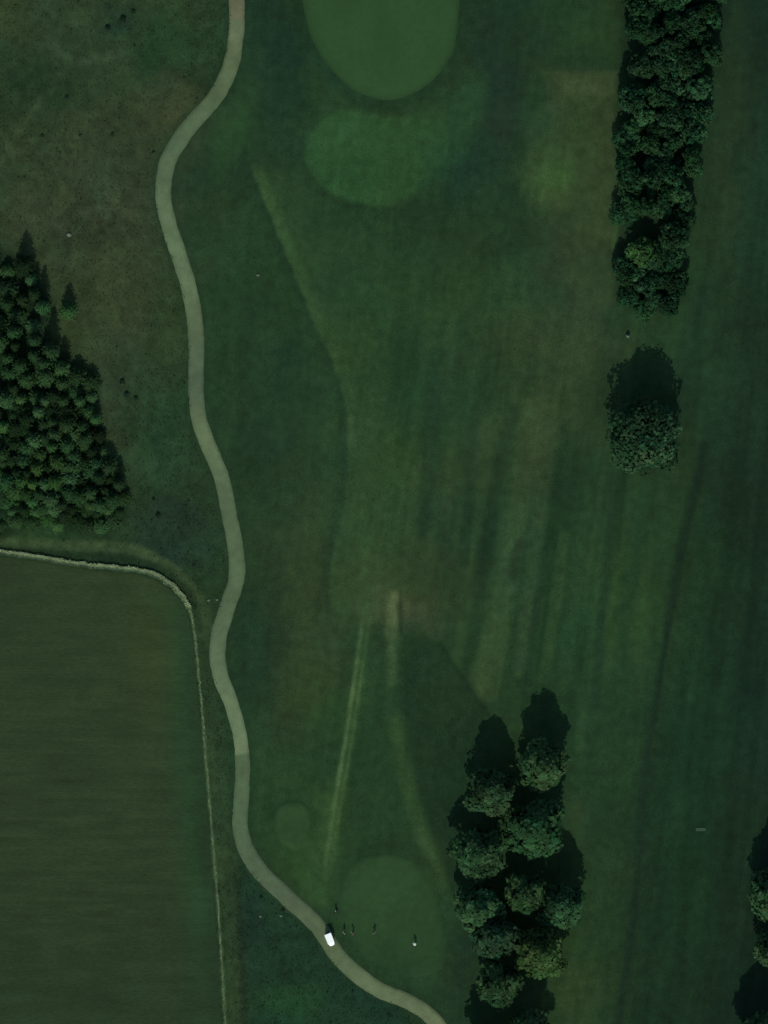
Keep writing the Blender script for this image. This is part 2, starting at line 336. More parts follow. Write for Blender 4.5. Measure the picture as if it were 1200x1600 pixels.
    for (cx, cy, rx, ry, a_, rgb, al) in [(560, 760, 26, 110, 4, (48, 66, 42), .6), (700, 780, 20, 90, 8, (46, 66, 42), .55), (760, 690, 24, 60, 8, (48, 68, 44), .5), (660, 900, 40, 40, 0, (46, 64, 41), .55),
                                       (840, 700, 24, 90, 8, (50, 66, 43), .6), (920, 560, 40, 40, 0, (47, 64, 42), .6), (830, 520, 60, 30, 0, (45, 60, 40), .5), (480, 930, 24, 60, 0, (45, 63, 40), .6), (520, 1030, 26, 40, 0, (46, 64, 40), .6), (450, 1120, 30, 40, 0, (42, 58, 37), .5),
                                       (760, 850, 14, 70, 8, (27, 47, 31), .6), (690, 860, 14, 60, 8, (28, 50, 33), .5), (900, 760, 40, 60, 0, (28, 50, 33), .5), (640, 560, 40, 60, 0, (30, 54, 34), .5), (720, 560, 30, 80, 5, (40, 62, 39), .5), (560, 330, 60, 30, 0, (28, 52, 33), .5), (700, 400, 80, 24, -20, (38, 62, 38), .5), (800, 380, 40, 40, 0, (30, 52, 34), .5), (470, 560, 40, 60, -20, (28, 50, 34), .5), (395, 560, 24, 120, 0, (30, 52, 34), .5), (360, 640, 20, 60, 0, (36, 58, 36), .4), (1000, 1330, 20, 200, 4, (26, 48, 34), .5), (940, 1250, 30, 120, 3, (33, 57, 37), .5)]:
        blend(al * gauss(cx, cy, rx, ry, a_), rgb)
    # --- worn lines and mown edges
    FE = spline([(392, 262), (408, 300), (428, 350), (448, 400), (470, 452), (498, 520), (524, 580), (538, 630), (544, 690), (542, 750), (534, 810), (522, 860), (515, 910), (520, 965)], 6)
    xe = np.interp(py, FE[:, 1], FE[:, 0]); ed = px - xe + 3 * fin; yr = smooth(250, 275, py) * smooth(985, 940, py)
    blend(0.55 * yr * smooth(-3, 5, ed) * smooth(110, 14, ed), (42, 66, 40))
    blend(0.75 * yr * smooth(-4, 3, ed) * smooth(26, 8, ed) * smooth(540, 440, py) * np.clip(1 + .5 * mid, 0, 1.2), (50, 76, 46))
    blend(0.35 * yr * smooth(-4, 3, ed) * smooth(30, 6, ed), (45, 70, 43))
    blend(0.4 * yr * smooth(4, -4, ed) * smooth(-24, -6, ed), (26, 48, 32))
    stroke([(549, 655), (549, 690)], 9, (60, 84, 56), .6, 1)
    T1 = [(574, 955), (566, 1010), (556, 1080), (546, 1150), (534, 1220), (522, 1290), (513, 1350), (510, 1410)]
    stroke(T1, 17, (47, 74, 44), 0.85, 0.5, True, .2)
    stroke([(x_ - 5, y_) for x_, y_ in T1[:7]], 5, (72, 96, 64), 0.85, 0.7, True, .4); stroke([(x_ + 5, y_) for x_, y_ in T1[:6]], 4, (60, 86, 53), 0.75, 0.7, True, .4)
    stroke([(512, 1250), (500, 1340), (495, 1400)], 40, (46, 76, 44), 0.6, 1, True, .2)
    blend(0.85 * gauss(598, 945, 46, 36), (55, 73, 48)); blend(0.85 * gauss(645, 955, 44, 28), (56, 68, 45)); blend(0.5 * gauss(600, 870, 40, 70), (46, 67, 42))
    stroke([(616, 932), (613, 960), (611, 990)], 15, (78, 94, 63), .95, .8, True, .4); stroke([(612, 985), (610, 1030), (613, 1062)], 15, (54, 76, 50), .8, .8, True, .2); stroke([(625, 925), (626, 985)], 6, (36, 48, 32), .6, 1)
    stroke([(590, 985), (590, 1030)], 22, (34, 54, 33), .6, 1)
    stroke([(575, 840), (570, 920), (572, 970)], 12, (50, 76, 46), 0.5, 1)
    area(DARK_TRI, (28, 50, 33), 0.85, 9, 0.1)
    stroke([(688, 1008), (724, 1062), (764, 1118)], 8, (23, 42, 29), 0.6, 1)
    stroke([(560, 1010), (590, 1060), (585, 1150), (560, 1260)], 34, (32, 56, 35), 0.5, 1, True, .2)
    stroke([(618, 1130), (632, 1200), (650, 1270), (672, 1330), (690, 1390), (708, 1450)], 19, (46, 71, 43), 0.8, 1, True, .3)
    blend(.6 * gauss(662, 1315, 8, 22, -20), (56, 84, 54))
    # green surrounds
    area([(640, 190), (700, 160), (735, 115), (760, 120), (750, 190), (712, 260), (660, 300), (620, 300)], (34, 64, 40), .8, 18); ad = dist_poly(px, py, np.vstack([APRON, APRON[:1]])) if py.min() < 400 else np.full(shp, 999.)
    asd = np.where(inside(px, py, APRON), -ad, ad) + 4 * fin
    blend(0.85 * smooth(5, -5, asd) * smooth(725, 590, px + 10 * mid) * np.clip(1 + .25 * mid, 0, 1.1), (40, 72, 42)); blend(0.5 * gauss(540, 200, 40, 26), (47, 80, 46))
    gd = dist_poly(px, py, np.vstack([GREEN, GREEN[:1]])) if (py.min() < 400) else np.full(shp, 999.)
    blend(0.75 * smooth(24, 8, gd), (27, 51, 33))
    blend(0.6 * gauss(845, 60, 22, 30), (30, 54, 38))
    # tees
    td = dist_poly(px, py, np.vstack([TEE, TEE[:1]])); blend(0.6 * smooth(26, 6, td), (34, 58, 35))
    t2 = dist_poly(px, py, np.vstack([TEE2, TEE2[:1]])); blend(0.4 * smooth(14, 4, t2), (33, 60, 36))
    blend(0.75 * gauss(722, 1500, 34, 110), (27, 50, 37)); blend(0.6 * gauss(660, 1560, 60, 30), (34, 58, 38))
    # verge south of the path and west of the bottom trees
    area([(372, 1340), (420, 1392), (480, 1450), (515, 1500), (560, 1540), (620, 1570), (660, 1620), (640, 1800), (385, 1800), (378, 1500)], (25, 50, 37), 0.9, 12, 0.15)
    blend(0.6 * gauss(450, 1570, 60, 35), (30, 62, 36)); blend(0.6 * gauss(395, 1450, 30, 60), (24, 46, 36))
    # farm track round the field, and its ditch side with the margin's shade painted in
    TR = [(-200, 815), (0, 846), (110, 852), (190, 856), (240, 872), (280, 900), (306, 930), (322, 960), (330, 985)]
    stroke(TR, 16, (52, 72, 47), 0.95, 0.5, True, .15)
    stroke([(300, 940), (325, 970), (322, 1040), (332, 1120), (340, 1200), (352, 1340), (368, 1500), (374, 1640)], 24, (42, 60, 39), 0.7, 1, True, .2)
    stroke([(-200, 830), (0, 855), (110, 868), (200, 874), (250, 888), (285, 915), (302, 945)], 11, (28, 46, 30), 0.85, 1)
    stroke([(372, 1380), (378, 1480), (382, 1600), (390, 1780)], 9, (24, 40, 30), 0.7, 1)
    stroke([(330, 1150), (337, 1270), (348, 1400), (358, 1520), (364, 1640)], 9, (44, 66, 42), 0.5, 1)
    stroke(PALE[::3].tolist(), 3.5, (74, 96, 70), 0.7, 1, False, .5)
    blend(0.65 * gauss(100, 832, 110, 12), (34, 60, 35))
    # narrow dark verge by the cart path
    pd = dist_poly(px, py, PATH[::3]); blend(0.35 * smooth(24, 12, pd), (29, 50, 33))
    # ground under the plantation
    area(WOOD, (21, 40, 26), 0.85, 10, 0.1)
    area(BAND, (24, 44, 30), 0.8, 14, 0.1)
    # scrubby texture in the north-west corner: paler animal tracks and dark tussock ground
    for pts in [[(0, 255), (30, 200), (75, 145), (110, 100), (160, 92), (200, 70)], [(80, 60), (95, 85), (130, 95), (190, 85)], [(60, 420), (100, 380), (140, 330)], [(150, 290), (160, 330), (185, 370)], [(85, 75), (60, 40), (50, 0)]]:
        stroke(pts, 10, (49, 67, 46), 0.6, 1, True, .9)
    rough = np.clip(left * smooth(840, 760, py) + 0.55, 0, 1)
    # overall break-up
    vst = fbm(u / 15.0, py / 140.0, 131, 3)                                       # drawn-out streaks along the mowing direction
    rid = np.clip(1 - 5 * np.abs(fbm(px / 34.0 + 0.8 * wx, py / 34.0 + 0.8 * wy, 401, 3)), 0, 1) * np.clip(0.4 + 1.6 * fbm(px / 80.0, py / 80.0, 411, 2), 0, 1)   # tangled pale strands in the rough
    patch = fbm(px / 75.0 + 0.4 * mid, py / 75.0, 141, 3)
    c *= (1 + 0.08 * big + 0.10 * patch + (0.11 + 0.13 * left) * mid + (0.09 + 0.14 * left) * fin + 0.30 * left * rid + 0.09 * (1 - left) * vst + 0.10 * (1 - left) * fbm(u / 6.0, py / 45.0, 151, 3))[..., None]
    hue = fbm(px / 90.0, py / 90.0, 91, 3)[..., None]
    c *= 1 + hue * np.array([0.12, 0.0, -0.08])
    return np.clip(c, 0.002, 0.5) / GAIN

def grid_z(px, py, off=0.0): return height(px, py) + off

# ------------------------------------------------------------------ ground: one sheet to the horizon, fine in view
def graded(lo, hi, step, far):
    a = np.arange(lo, hi + step * 0.5, step); k = step; r = [hi]
    while r[-1] < far: k *= 1.35; r.append(r[-1] + k)
    l = [lo]; k = step
    while l[-1] > -far: k *= 1.35; l.append(l[-1] - k)
    return np.concatenate([np.array(l[:0:-1]), a, np.array(r[1:])])
gx = graded(-40, 1240, 2.6, 20000); gy = graded(-40, 1640, 2.6, 20000)
PX, PY = np.meshgrid(gx, gy)
X, Y = W(PX, PY)
V = np.stack([X, Y, grid_z(PX, PY)], -1).reshape(-1, 3)
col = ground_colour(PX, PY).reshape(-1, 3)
ny, nx = PX.shape
idx = np.arange(nx * ny).reshape(ny, nx)
Fq = np.stack([idx[:-1, :-1], idx[1:, :-1], idx[1:, 1:], idx[:-1, 1:]], -1).reshape(-1, 4)
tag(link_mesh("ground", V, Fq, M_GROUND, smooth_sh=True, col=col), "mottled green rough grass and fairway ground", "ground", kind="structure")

def ring_sheet(name, outline, mat, colour_fn, off, rings=28, skirt=0.0):
    P = np.array(outline); cen = P.mean(0); n = len(P)
    rr = np.linspace(0, 1, rings + 1)[1:]
    pts = [cen[None]] + [cen + (P - cen) * r for r in rr]
    pxy = np.vstack(pts)
    z = grid_z(pxy[:, 0], pxy[:, 1], off)
    x, y = W(pxy[:, 0], pxy[:, 1])
    z[-n:] -= off + 0.03                                        # the rim tucks into the turf
    v = np.stack([x, y, z], -1); f = []
    for i in range(n): f.append((0, 1 + (i + 1) % n, 1 + i))
    for k in range(rings - 1):
        a = 1 + k * n; b2 = a + n
        for i in range(n):
            j = (i + 1) % n; f.append((a + i, a + j, b2 + j, b2 + i))
    f = [t[::-1] for t in f]
    o = link_mesh(name, v, f, mat, smooth_sh=True, col=colour_fn(pxy[:, 0], pxy[:, 1]))
    # make sure it faces up
    if o.data.polygons[0].normal.z < 0: o.data.flip_normals()
    return o
def col_green(px, py):
    c = np.zeros(px.shape + (3,)); c[:] = lin((43, 72, 43))
    s = 1 + 0.015 * np.tanh(4 * np.sin(px / 11.0)) + 0.10 * fbm(px / 60, py / 60, 5, 3)
    e = smooth(0, 20, dist_poly(px, py, np.vstack([GREEN, GREEN[:1]])) + 5 * fbm(px / 22, py / 22, 7, 2))
    c *= (s * (0.84 + 0.16 * e))[..., None]
    rim = smooth(7, 1, dist_poly(px, py, np.vstack([GREEN, GREEN[:1]])))[..., None]; c += (lin((29, 54, 34)) - c) * rim * 0.8
    return c / GAIN
def col_tee(px, py):
    c = np.zeros(px.shape + (3,)); c[:] = lin((40, 67, 41)); g = ground_colour(px, py) * GAIN
    e = smooth(0, 13, dist_poly(px, py, np.vstack([TEE, TEE[:1]])) + 4 * fbm(px / 14, py / 14, 19, 2)) * (1 - 0.6 * smooth(1450, 1520, py))
    c = g + (c - g) * e[..., None]
    u = np.exp(-(((px - 600) / 60) ** 2 + ((py - 1395) / 50) ** 2)); c *= (1 + 0.10 * u + 0.14 * fbm(px / 40, py / 40, 15, 4))[..., None]
    return c / GAIN
def col_tee2(px, py):
    c = np.zeros(px.shape + (3,)); c[:] = lin((43, 68, 42)); g = ground_colour(px, py) * GAIN
    e = smooth(0, 8, dist_poly(px, py, np.vstack([TEE2, TEE2[:1]]))); c = g + (c - g) * e[..., None]; c *= (1 + 0.12 * fbm(px / 25, py / 25, 16, 3))[..., None]
    return c / GAIN
tag(ring_sheet("putting_green", GREEN, M_GREEN, col_green, 0.04), "smooth bright oval putting green at the top", "green", kind="structure")
tag(ring_sheet("tee_ground", TEE, M_TEE, col_tee, 0.04), "large rounded mown tee beside the white cart", "tee", kind="structure")
tag(ring_sheet("tee_ground", TEE2, M_TEE, col_tee2, 0.04, 14), "small round mown tee near the bend of the path", "tee", kind="structure")

# field (structured grid under its curved edge)
fxs = np.concatenate([np.arange(-400, 270, 5.0), np.arange(270, 361, 1.0)])
ftop = np.interp(fxs, FIELD_TOP[:, 0], FIELD_TOP[:, 1])
nr = 420; tt = np.linspace(0, 1, nr)
FX = np.repeat(fxs[:, None], nr, 1); FY = ftop[:, None] + (1960 - ftop[:, None]) * tt[None]
def field_colour(px, py):
    c = np.zeros(px.shape + (3,)); c[:] = lin((42, 58, 37))
    edge = dist_poly(px, py, FIELD_TOP[::3])
    def bl(m, rgb):
        nonlocal c
        c = c + (lin(rgb) - c) * np.clip(m, 0, 1)[..., None]
    bl(0.8 * smooth(70, 20, edge) * smooth(900, 960, py) * smooth(150, 260, px), (37, 64, 40))
    bl(0.7 * smooth(34, 4, edge) * smooth(240, 290, px), (34, 54, 36))
    bl(0.5 * np.exp(-(((px - 235) / 40) ** 2 + ((py - 1010) / 110) ** 2)), (52, 64, 38))
    bl(0.5 * smooth(1400, 1560, py), (35, 52, 36)); bl(0.45 * np.exp(-(((px - 40) / 130) ** 2 + ((py - 1230) / 60) ** 2)), (40, 54, 36))
    rows = fbm(px / 120.0, py / 5.0, 41, 3); big = fbm(px / 110, py / 70, 43, 3); zone = smooth(1050, 1180, py) * smooth(1520, 1400, py) * smooth(300, 220, px)
    c = c * (1 + 0.10 * big + (0.04 + 0.13 * zone) * rows + 0.10 * fbm(px / 40, py / 40, 47, 4))[..., None]
    return c / GAIN
fv = np.stack([*W(FX, FY), grid_z(FX, FY, 0.05)], -1); fv[:, 0, 2] -= 0.08
n0, n1 = FX.shape; ii = np.arange(n0 * n1).reshape(n0, n1)
ff = np.stack([ii[:-1, :-1], ii[:-1, 1:], ii[1:, 1:], ii[1:, :-1]], -1).reshape(-1, 4)
tag(link_mesh("crop_field", fv.reshape(-1, 3), ff, M_FIELD, smooth_sh=True, col=field_colour(FX, FY).reshape(-1, 3)), "dull brown green crop field filling the lower left", "field", kind="structure")

# cart path: raised strip with shoulders, tone changes where it was patched
d = np.gradient(PATH, axis=0); nrm = np.stack([-d[:, 1], d[:, 0]], -1) / np.hypot(d[:, 0], d[:, 1])[:, None]
offs = np.array([-1.12, -1.0, -0.6, -0.2, 0.2, 0.6, 1.0, 1.12]); zo = np.array([-0.06, 0.05, 0.06, 0.065, 0.065, 0.06, 0.05, -0.06])
wid = PATH_W * 0.5 * (1 + 0.05 * fbm(np.arange(len(PATH)) / 12.0, np.zeros(len(PATH)), 9, 2)) * np.interp(PATH[:, 1], [0, 150, 900, 1050, 1150, 1300, 1400, 1600], [1.0, 1.05, 1.02, 1.04, .9, 1.0, 1.08, 1.0])
rag = fbm(PATH[:, 0:1] / 9.0 + offs[None] * 3, PATH[:, 1:2] / 9.0 + offs[None], 77, 3) * 0.10
QX = PATH[:, 0:1] + nrm[:, 0:1] * wid[:, None] * (offs[None] + rag); QY = PATH[:, 1:2] + nrm[:, 1:2] * wid[:, None] * (offs[None] + rag)
QZ = grid_z(QX, QY) + zo[None]
pc = np.zeros(QX.shape + (3,))
ty = [-400, 28, 30, 56, 60, 100, 220, 380, 500, 600, 680, 760, 900, 1040, 1080, 1140, 1176, 1180, 1300, 1400, 1480, 1540, 1600, 1990]
tcols = [(88, 96, 75)] * 2 + [(80, 98, 74)] * 2 + [(76, 92, 69), (74, 95, 69), (66, 90, 68), (80, 104, 78), (76, 98, 73), (64, 86, 68), (82, 103, 76), (72, 95, 71), (70, 94, 70), (74, 98, 74), (84, 108, 82), (88, 112, 84), (94, 114, 88), (68, 92, 68), (66, 92, 68), (66, 86, 67), (72, 93, 69), (78, 99, 74), (86, 104, 79), (84, 100, 76)]
tcols = [(t[0] + 9, t[1] + 5, t[2] + 5) for t in tcols]
for k in range(3):
    pc[..., k] = np.interp(QY, ty, [lin(t)[k] for t in tcols])
pc *= (1 + 0.16 * fbm(QX / 30, QY / 30, 65, 3) + 0.04 * fbm(QX / 5, QY / 5, 66, 2))[..., None]
pc[:, [0, 7]] = lin((38, 58, 37)); pc[:, [1, 6]] *= 0.82
n0, n1 = QX.shape; ii = np.arange(n0 * n1).reshape(n0, n1)
pf = np.stack([ii[:-1, :-1], ii[:-1, 1:], ii[1:, 1:], ii[1:, :-1]], -1).reshape(-1, 4)
po = link_mesh("cart_path", np.stack([*W(QX, QY), QZ], -1).reshape(-1, 3), pf, M_PATH, smooth_sh=True, col=(pc / GAIN).reshape(-1, 3))
if po.data.polygons[0].normal.z < 0: po.data.flip_normals()
tag(po, "pale winding cart path running from top to bottom", "path", kind="structure")

# ------------------------------------------------------------------ trees
def leaf_cloud(cent, nor, size, colr, aspect=0.75):
    """one bent four-sided leaf clump per point"""
    n = len(cent); nor = nor / (np.linalg.norm(nor, axis=1, keepdims=True) + 1e-9)
    a = rng.normal(size=(n, 3)); t = np.cross(nor, a); t /= np.linalg.norm(t, axis=1, keepdims=True) + 1e-9
    b = np.cross(nor, t); s = size[:, None]
    v = np.stack([cent - t * s * 0.5, cent - b * s * 0.5 * aspect + nor * s * 0.12, cent + t * s * 0.55, cent + b * s * 0.5 * aspect - nor * s * 0.1], 1).reshape(-1, 3)
    f = np.arange(4 * n).reshape(n, 4)
    return v, f, np.repeat(colr, 4, 0)
def tube(pts, rads, seg=7):
    v = []; f = []
    P = [np.array(p, float) for p in pts]
    for i, p in enumerate(P):
        dr = P[min(i + 1, len(P) - 1)] - P[max(i - 1, 0)]; dr /= np.linalg.norm(dr) + 1e-9
        a = np.cross(dr, (0.31, 0.95, 0.1)); a /= np.linalg.norm(a); b = np.cross(dr, a)
        for k in range(seg):
            w = 2 * math.pi * k / seg; v.append(p + rads[i] * (math.cos(w) * a + math.sin(w) * b))
    for i in range(len(P) - 1):
        for k in range(seg):
            f.append((i * seg + k, i * seg + (k + 1) % seg, (i + 1) * seg + (k + 1) % seg, (i + 1) * seg + k))
    f.append(tuple(range(seg))[::-1]); f.append(tuple((len(P) - 1) * seg + k for k in range(seg)))
    return v, f
def join(parts):
    V = []; F = []; o = 0
    for v, f in parts:
        V += list(v); F += [tuple(i + o for i in t) for t in f]; o += len(v)
    return np.array(V), F

HIDE = []
def broadleaf(H, R, lobes, per, leaf, wide, seed):
    """tree of height H and crown radius R; wide: 0 pointed bullet, 1 round"""
    global rng
    rng = np.random.default_rng(seed)
    root = empty("broadleaf_tree", (0, 0, 0))
    zb = H * 0.16
    def prof(t): # t 0 bottom .. 1 top
        if wide: return np.sqrt(np.clip(1 - ((t - 0.42) / 0.6) ** 2, 0, 1))
        return np.where(t < 0.3, 0.6 + 0.4 * np.sin(t / 0.3 * math.pi / 2), np.clip(1 - ((t - 0.3) / 0.72) ** 1.4, 0.02, 1))
    cent = []; nor = []; size = []; colr = []; limbs = []
    ga = 2.399963
    for k in range(lobes):
        t = (k + 0.5) / lobes; t = 0.02 + 0.96 * t ** 0.9
        ang = k * ga + rng.normal() * 0.35
        r = R * float(prof(np.array(t))) * (0.70 + 0.13 * np.clip(rng.normal(), -1.6, 1.6))
        lr = R * (0.34 + 0.09 * rng.random()) * (1 - 0.35 * t if not wide else 1 - 0.15 * t)
        c = np.array([math.cos(ang) * r, math.sin(ang) * r, zb + t * (H - zb) - (lr * 0.6 if t > 0.85 else 0)])
        dirs = rng.normal(size=(per, 3)); dirs /= np.linalg.norm(dirs, axis=1, keepdims=True)
        out = np.array([math.cos(ang), math.sin(ang), 0.35]); keep = dirs @ out > -0.55
        dirs = dirs[keep]
        rad = lr * (0.72 + 0.36 * rng.random(len(dirs)))
        cent.append(c + dirs * rad[:, None] * np.array([1, 1, 0.85]))
        nor.append(dirs * 0.9 + 0.3 * rng.normal(size=dirs.shape) + np.array([0, 0, 0.5]))
        size.append(leaf * (0.65 + 0.7 * rng.random(len(dirs))))
        tone = 1 + 0.22 * rng.normal()
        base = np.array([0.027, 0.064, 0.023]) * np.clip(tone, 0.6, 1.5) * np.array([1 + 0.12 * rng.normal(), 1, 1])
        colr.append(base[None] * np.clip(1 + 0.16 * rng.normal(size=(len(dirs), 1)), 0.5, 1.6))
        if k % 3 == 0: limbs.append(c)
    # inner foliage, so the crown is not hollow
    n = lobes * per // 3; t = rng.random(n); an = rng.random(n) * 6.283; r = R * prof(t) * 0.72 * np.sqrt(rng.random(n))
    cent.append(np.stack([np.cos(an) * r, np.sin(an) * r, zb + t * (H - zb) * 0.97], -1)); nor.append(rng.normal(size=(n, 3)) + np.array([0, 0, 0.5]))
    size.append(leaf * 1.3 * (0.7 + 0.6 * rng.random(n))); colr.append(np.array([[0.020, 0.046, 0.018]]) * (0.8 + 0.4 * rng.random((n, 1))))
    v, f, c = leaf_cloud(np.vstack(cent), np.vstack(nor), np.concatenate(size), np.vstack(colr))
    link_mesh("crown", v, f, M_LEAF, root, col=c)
    parts = [tube([(0, 0, -0.3), (0.03, 0, 0.5), (0.1, 0.05, H * 0.3), (0, 0.1, H * 0.6), (0, 0, H * 0.9)], [H * .026, H * .02, H * .016, H * .01, H * .003], 8)]
    for c in limbs:
        z0 = max(H * 0.12, c[2] - 0.35 * R - 0.1 * H); parts.append(tube([(0, 0, z0), (c[0] * .5, c[1] * .5, (z0 + c[2]) / 2 + .1), c], [H * .008, H * .005, H * .0015], 5))
    V2, F2 = join(parts)
    link_mesh("trunk", V2, F2, M_BARK, root, smooth_sh=True)
    return root
def spruce(H, R, seed):
    global rng
    rng = np.random.default_rng(seed)
    root = empty("conifer_tree", (0, 0, 0))
    cent = []; nor = []; size = []; colr = []
    z = 0.05 * H
    k = 0
    while z < H * 0.97:
        t = z / H; rr = R * (1 - t) ** 0.5 * (0.85 + 0.3 * rng.random()); nb = max(4, int(10 * (1 - t) + 3)); k += 1
        for b in range(nb):
            an = b * 2 * math.pi / nb + k * 0.7 + rng.normal() * 0.15; L = max(rr * (0.8 + 0.4 * rng.random()), 0.12)
            m = max(3, int(L / 0.13))
            s = np.linspace(0.12, 1, m)
            dr = np.array([math.cos(an), math.sin(an), 0])
            p = dr[None] * (s * L)[:, None]; p[:, 2] = z + 0.12 * L * s - 0.30 * L * s ** 2
            p += rng.normal(size=p.shape) * 0.05
            cent.append(p); nor.append(np.tile(np.array([dr[0] * 0.5, dr[1] * 0.5, 1.0]), (m, 1)) + 0.35 * rng.normal(size=(m, 3)))
            size.append((0.34 * (1 - 0.5 * s) + 0.10) * (0.8 + 0.4 * rng.random(m)))
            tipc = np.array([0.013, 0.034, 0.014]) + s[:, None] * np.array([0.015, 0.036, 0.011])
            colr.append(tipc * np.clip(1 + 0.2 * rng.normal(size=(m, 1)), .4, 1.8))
        z += H * 0.042 * (1 - 0.35 * t)
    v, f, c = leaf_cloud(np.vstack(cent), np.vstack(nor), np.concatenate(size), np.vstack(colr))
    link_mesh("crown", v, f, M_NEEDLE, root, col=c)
    V2, F2 = tube([(0, 0, -0.3), (0, 0, H * 0.4), (0, 0, H * 0.99)], [H * .02, H * .013, H * .003], 7)
    link_mesh("trunk", V2, F2, M_BARK, root, smooth_sh=True)
    return root

protos_b = [broadleaf(14.6, 4.3, 46, 110, 0.72, 0, 100 + i) for i in range(5)]       # tall egg-shaped crowns
protos_r = [broadleaf(7.0, 3.0, 26, 85, 0.55, 1, 200 + i) for i in range(4)]          # denser belt trees
proto_big = broadleaf(13.5, 6.5, 50, 170, 0.75, 1, 321)
protos_s = [spruce(5.6, 1.6, 400 + i) for i in range(4)]
used = set()
def plant(proto, px, py, sc=1.0, szz=None, rz=None, tint=(1, 1, 1)):
    rz = random.random() * 6.283 if rz is None else rz
    x, y = W(px, py); z = float(height(np.array([float(px)]), np.array([float(py)]))[0])
    s3 = (sc, sc, szz if szz else sc)
    if proto.name not in used:
        used.add(proto.name); o = proto; o.location = (float(x), float(y), z); o.rotation_euler = (0, 0, rz); o.scale = s3
    else: o = copy_tree(proto, (float(x), float(y), z), rz, s3)
    for ch in o.children: ch.color = (*tint, 1)
    return o

G = "egg shaped trees in the lower grove"
grove = [(847, 1196, 36, 1.0, "egg shaped tree at the top of the lower grove, nearest the fairway", 0),
         (767, 1237, 36, 0.95, "egg shaped tree at the upper left corner of the lower grove", 1),
         (835, 1292, 43, 1.0, "broadest tree of the lower grove, third from its top end", 2),
         (747, 1331, 38, 1.0, "tree on the grove's left side, second down from its upper left corner", 3),
         (819, 1393, 31, 0.9, "narrow tree in the middle of the lower grove, smallest crown there", 4),
         (876, 1414, 34, 1.0, "tree sticking out farthest right from the lower grove, beside the fairway", 1),
         (745, 1416, 36, 0.95, "tree on the grove's left edge, level with the large tee", 0),
         (772, 1462, 35, 1.0, "dull green tree on the left in the grove, just above the lowest whole crown", 2),
         (842, 1486, 37, 1.0, "yellowish green tree on the right of the lower grove, lowest lit crown there", 3),
         (777, 1533, 34, 1.0, "lowest whole tree crown of the grove, left side near the bottom edge", 4),
         (824, 1612, 34, 1.0, "tree cut by the bottom edge, right side of the grove", 0),
         (762, 1640, 36, 1.0, "tree beyond the bottom edge whose shadow closes the grove at left", 1)]
tints = [(1.0, 1.0, .95), (.95, .95, 1), (.9, 1.05, 1), (1, 1.05, 1.05), (1, .98, .9), (.85, 1, 1.05), (.9, 1.0, 1), (.85, .85, 1.0), (1.3, 1.1, .85), (1, 1, .95), (1, 1, 1), (.95, 1, 1)]
for (px, py, r, hz, lab, v), tn in zip(grove, tints):
    s = r * S / 4.3 * 1.06
    tag(plant(protos_b[v], px, py, s, hz * (0.94 + 0.1 * random.random()), None, tn), lab, "tree", G)
tag(plant(proto_big, 1002, 684, 0.98, 1.0, 0.6, (0.85, 0.95, 1.05)), "large round tree standing alone with a long black shadow", "tree")
for px, py, s, lab, v in [(1206, 1398, 1.05, "tree at the right edge, upper of three, beside the fairway", 2), (1207, 1482, 0.85, "tree at the right edge, middle of three, beside the fairway", 3), (1184, 1625, 1.2, "tree in the lower right corner casting a broad black shadow", 4)]:
    tag(plant(protos_b[v], px, py, s, 1.0), lab, "tree", "trees along the right edge")

# belt of dark trees, top right
random.seed(21)
belt = []
yrow = -35
BL = [(-60, 975, 1140), (20, 985, 1130), (60, 1003, 1122), (130, 1008, 1112), (150, 985, 1108), (250, 982, 1095), (320, 978, 1080), (400, 975, 1068), (470, 975, 1060)]
row = 0
while yrow < 478:
    x0 = np.interp(yrow, [b[0] for b in BL], [b[1] for b in BL]) + 5; x1 = np.interp(yrow, [b[0] for b in BL], [b[2] for b in BL]) - 18
    nn = 5 if x1 - x0 > 85 else 4
    for k in range(nn):
        belt.append((x0 + (x1 - x0) * (k + 0.0) / (nn - 1) + random.uniform(-9, 9), yrow + random.uniform(-9, 9) + (12 if k % 2 else 0)))
    yrow += 25; row += 1
belt = [p for p in belt if not (340 < p[1] < 385 and p[0] < 1050)]
belt.append((1003, 398)); belt.append((1050, 372))
for i, (px, py) in enumerate(sorted(belt, key=lambda t: t[1])):
    low = py > 395
    s = random.uniform(0.5, 0.95) * (0.95 if low else 1.0); hz = random.uniform(0.65, 1.3) * (0.7 if low else 1.0)
    br = random.choice((0.6, 0.75, 0.9, 1.1)) * random.uniform(.9, 1.1)
    tn = (br * random.uniform(.7, .9), br * 1.05, br * random.uniform(.95, 1.15))
    lab, grp = "dark broadleaf tree packed in the belt along the upper right", "dark belt trees at upper right"
    if (px, py) == (1003, 398):
        s, hz, tn, lab = 0.95, 0.9, (1.35, 1.5, 1.1), "brightest green tree of the upper right belt, near its lower end"
    tag(plant(protos_r[i % 4], px, py, s, hz, None, tn), lab, "tree", grp)

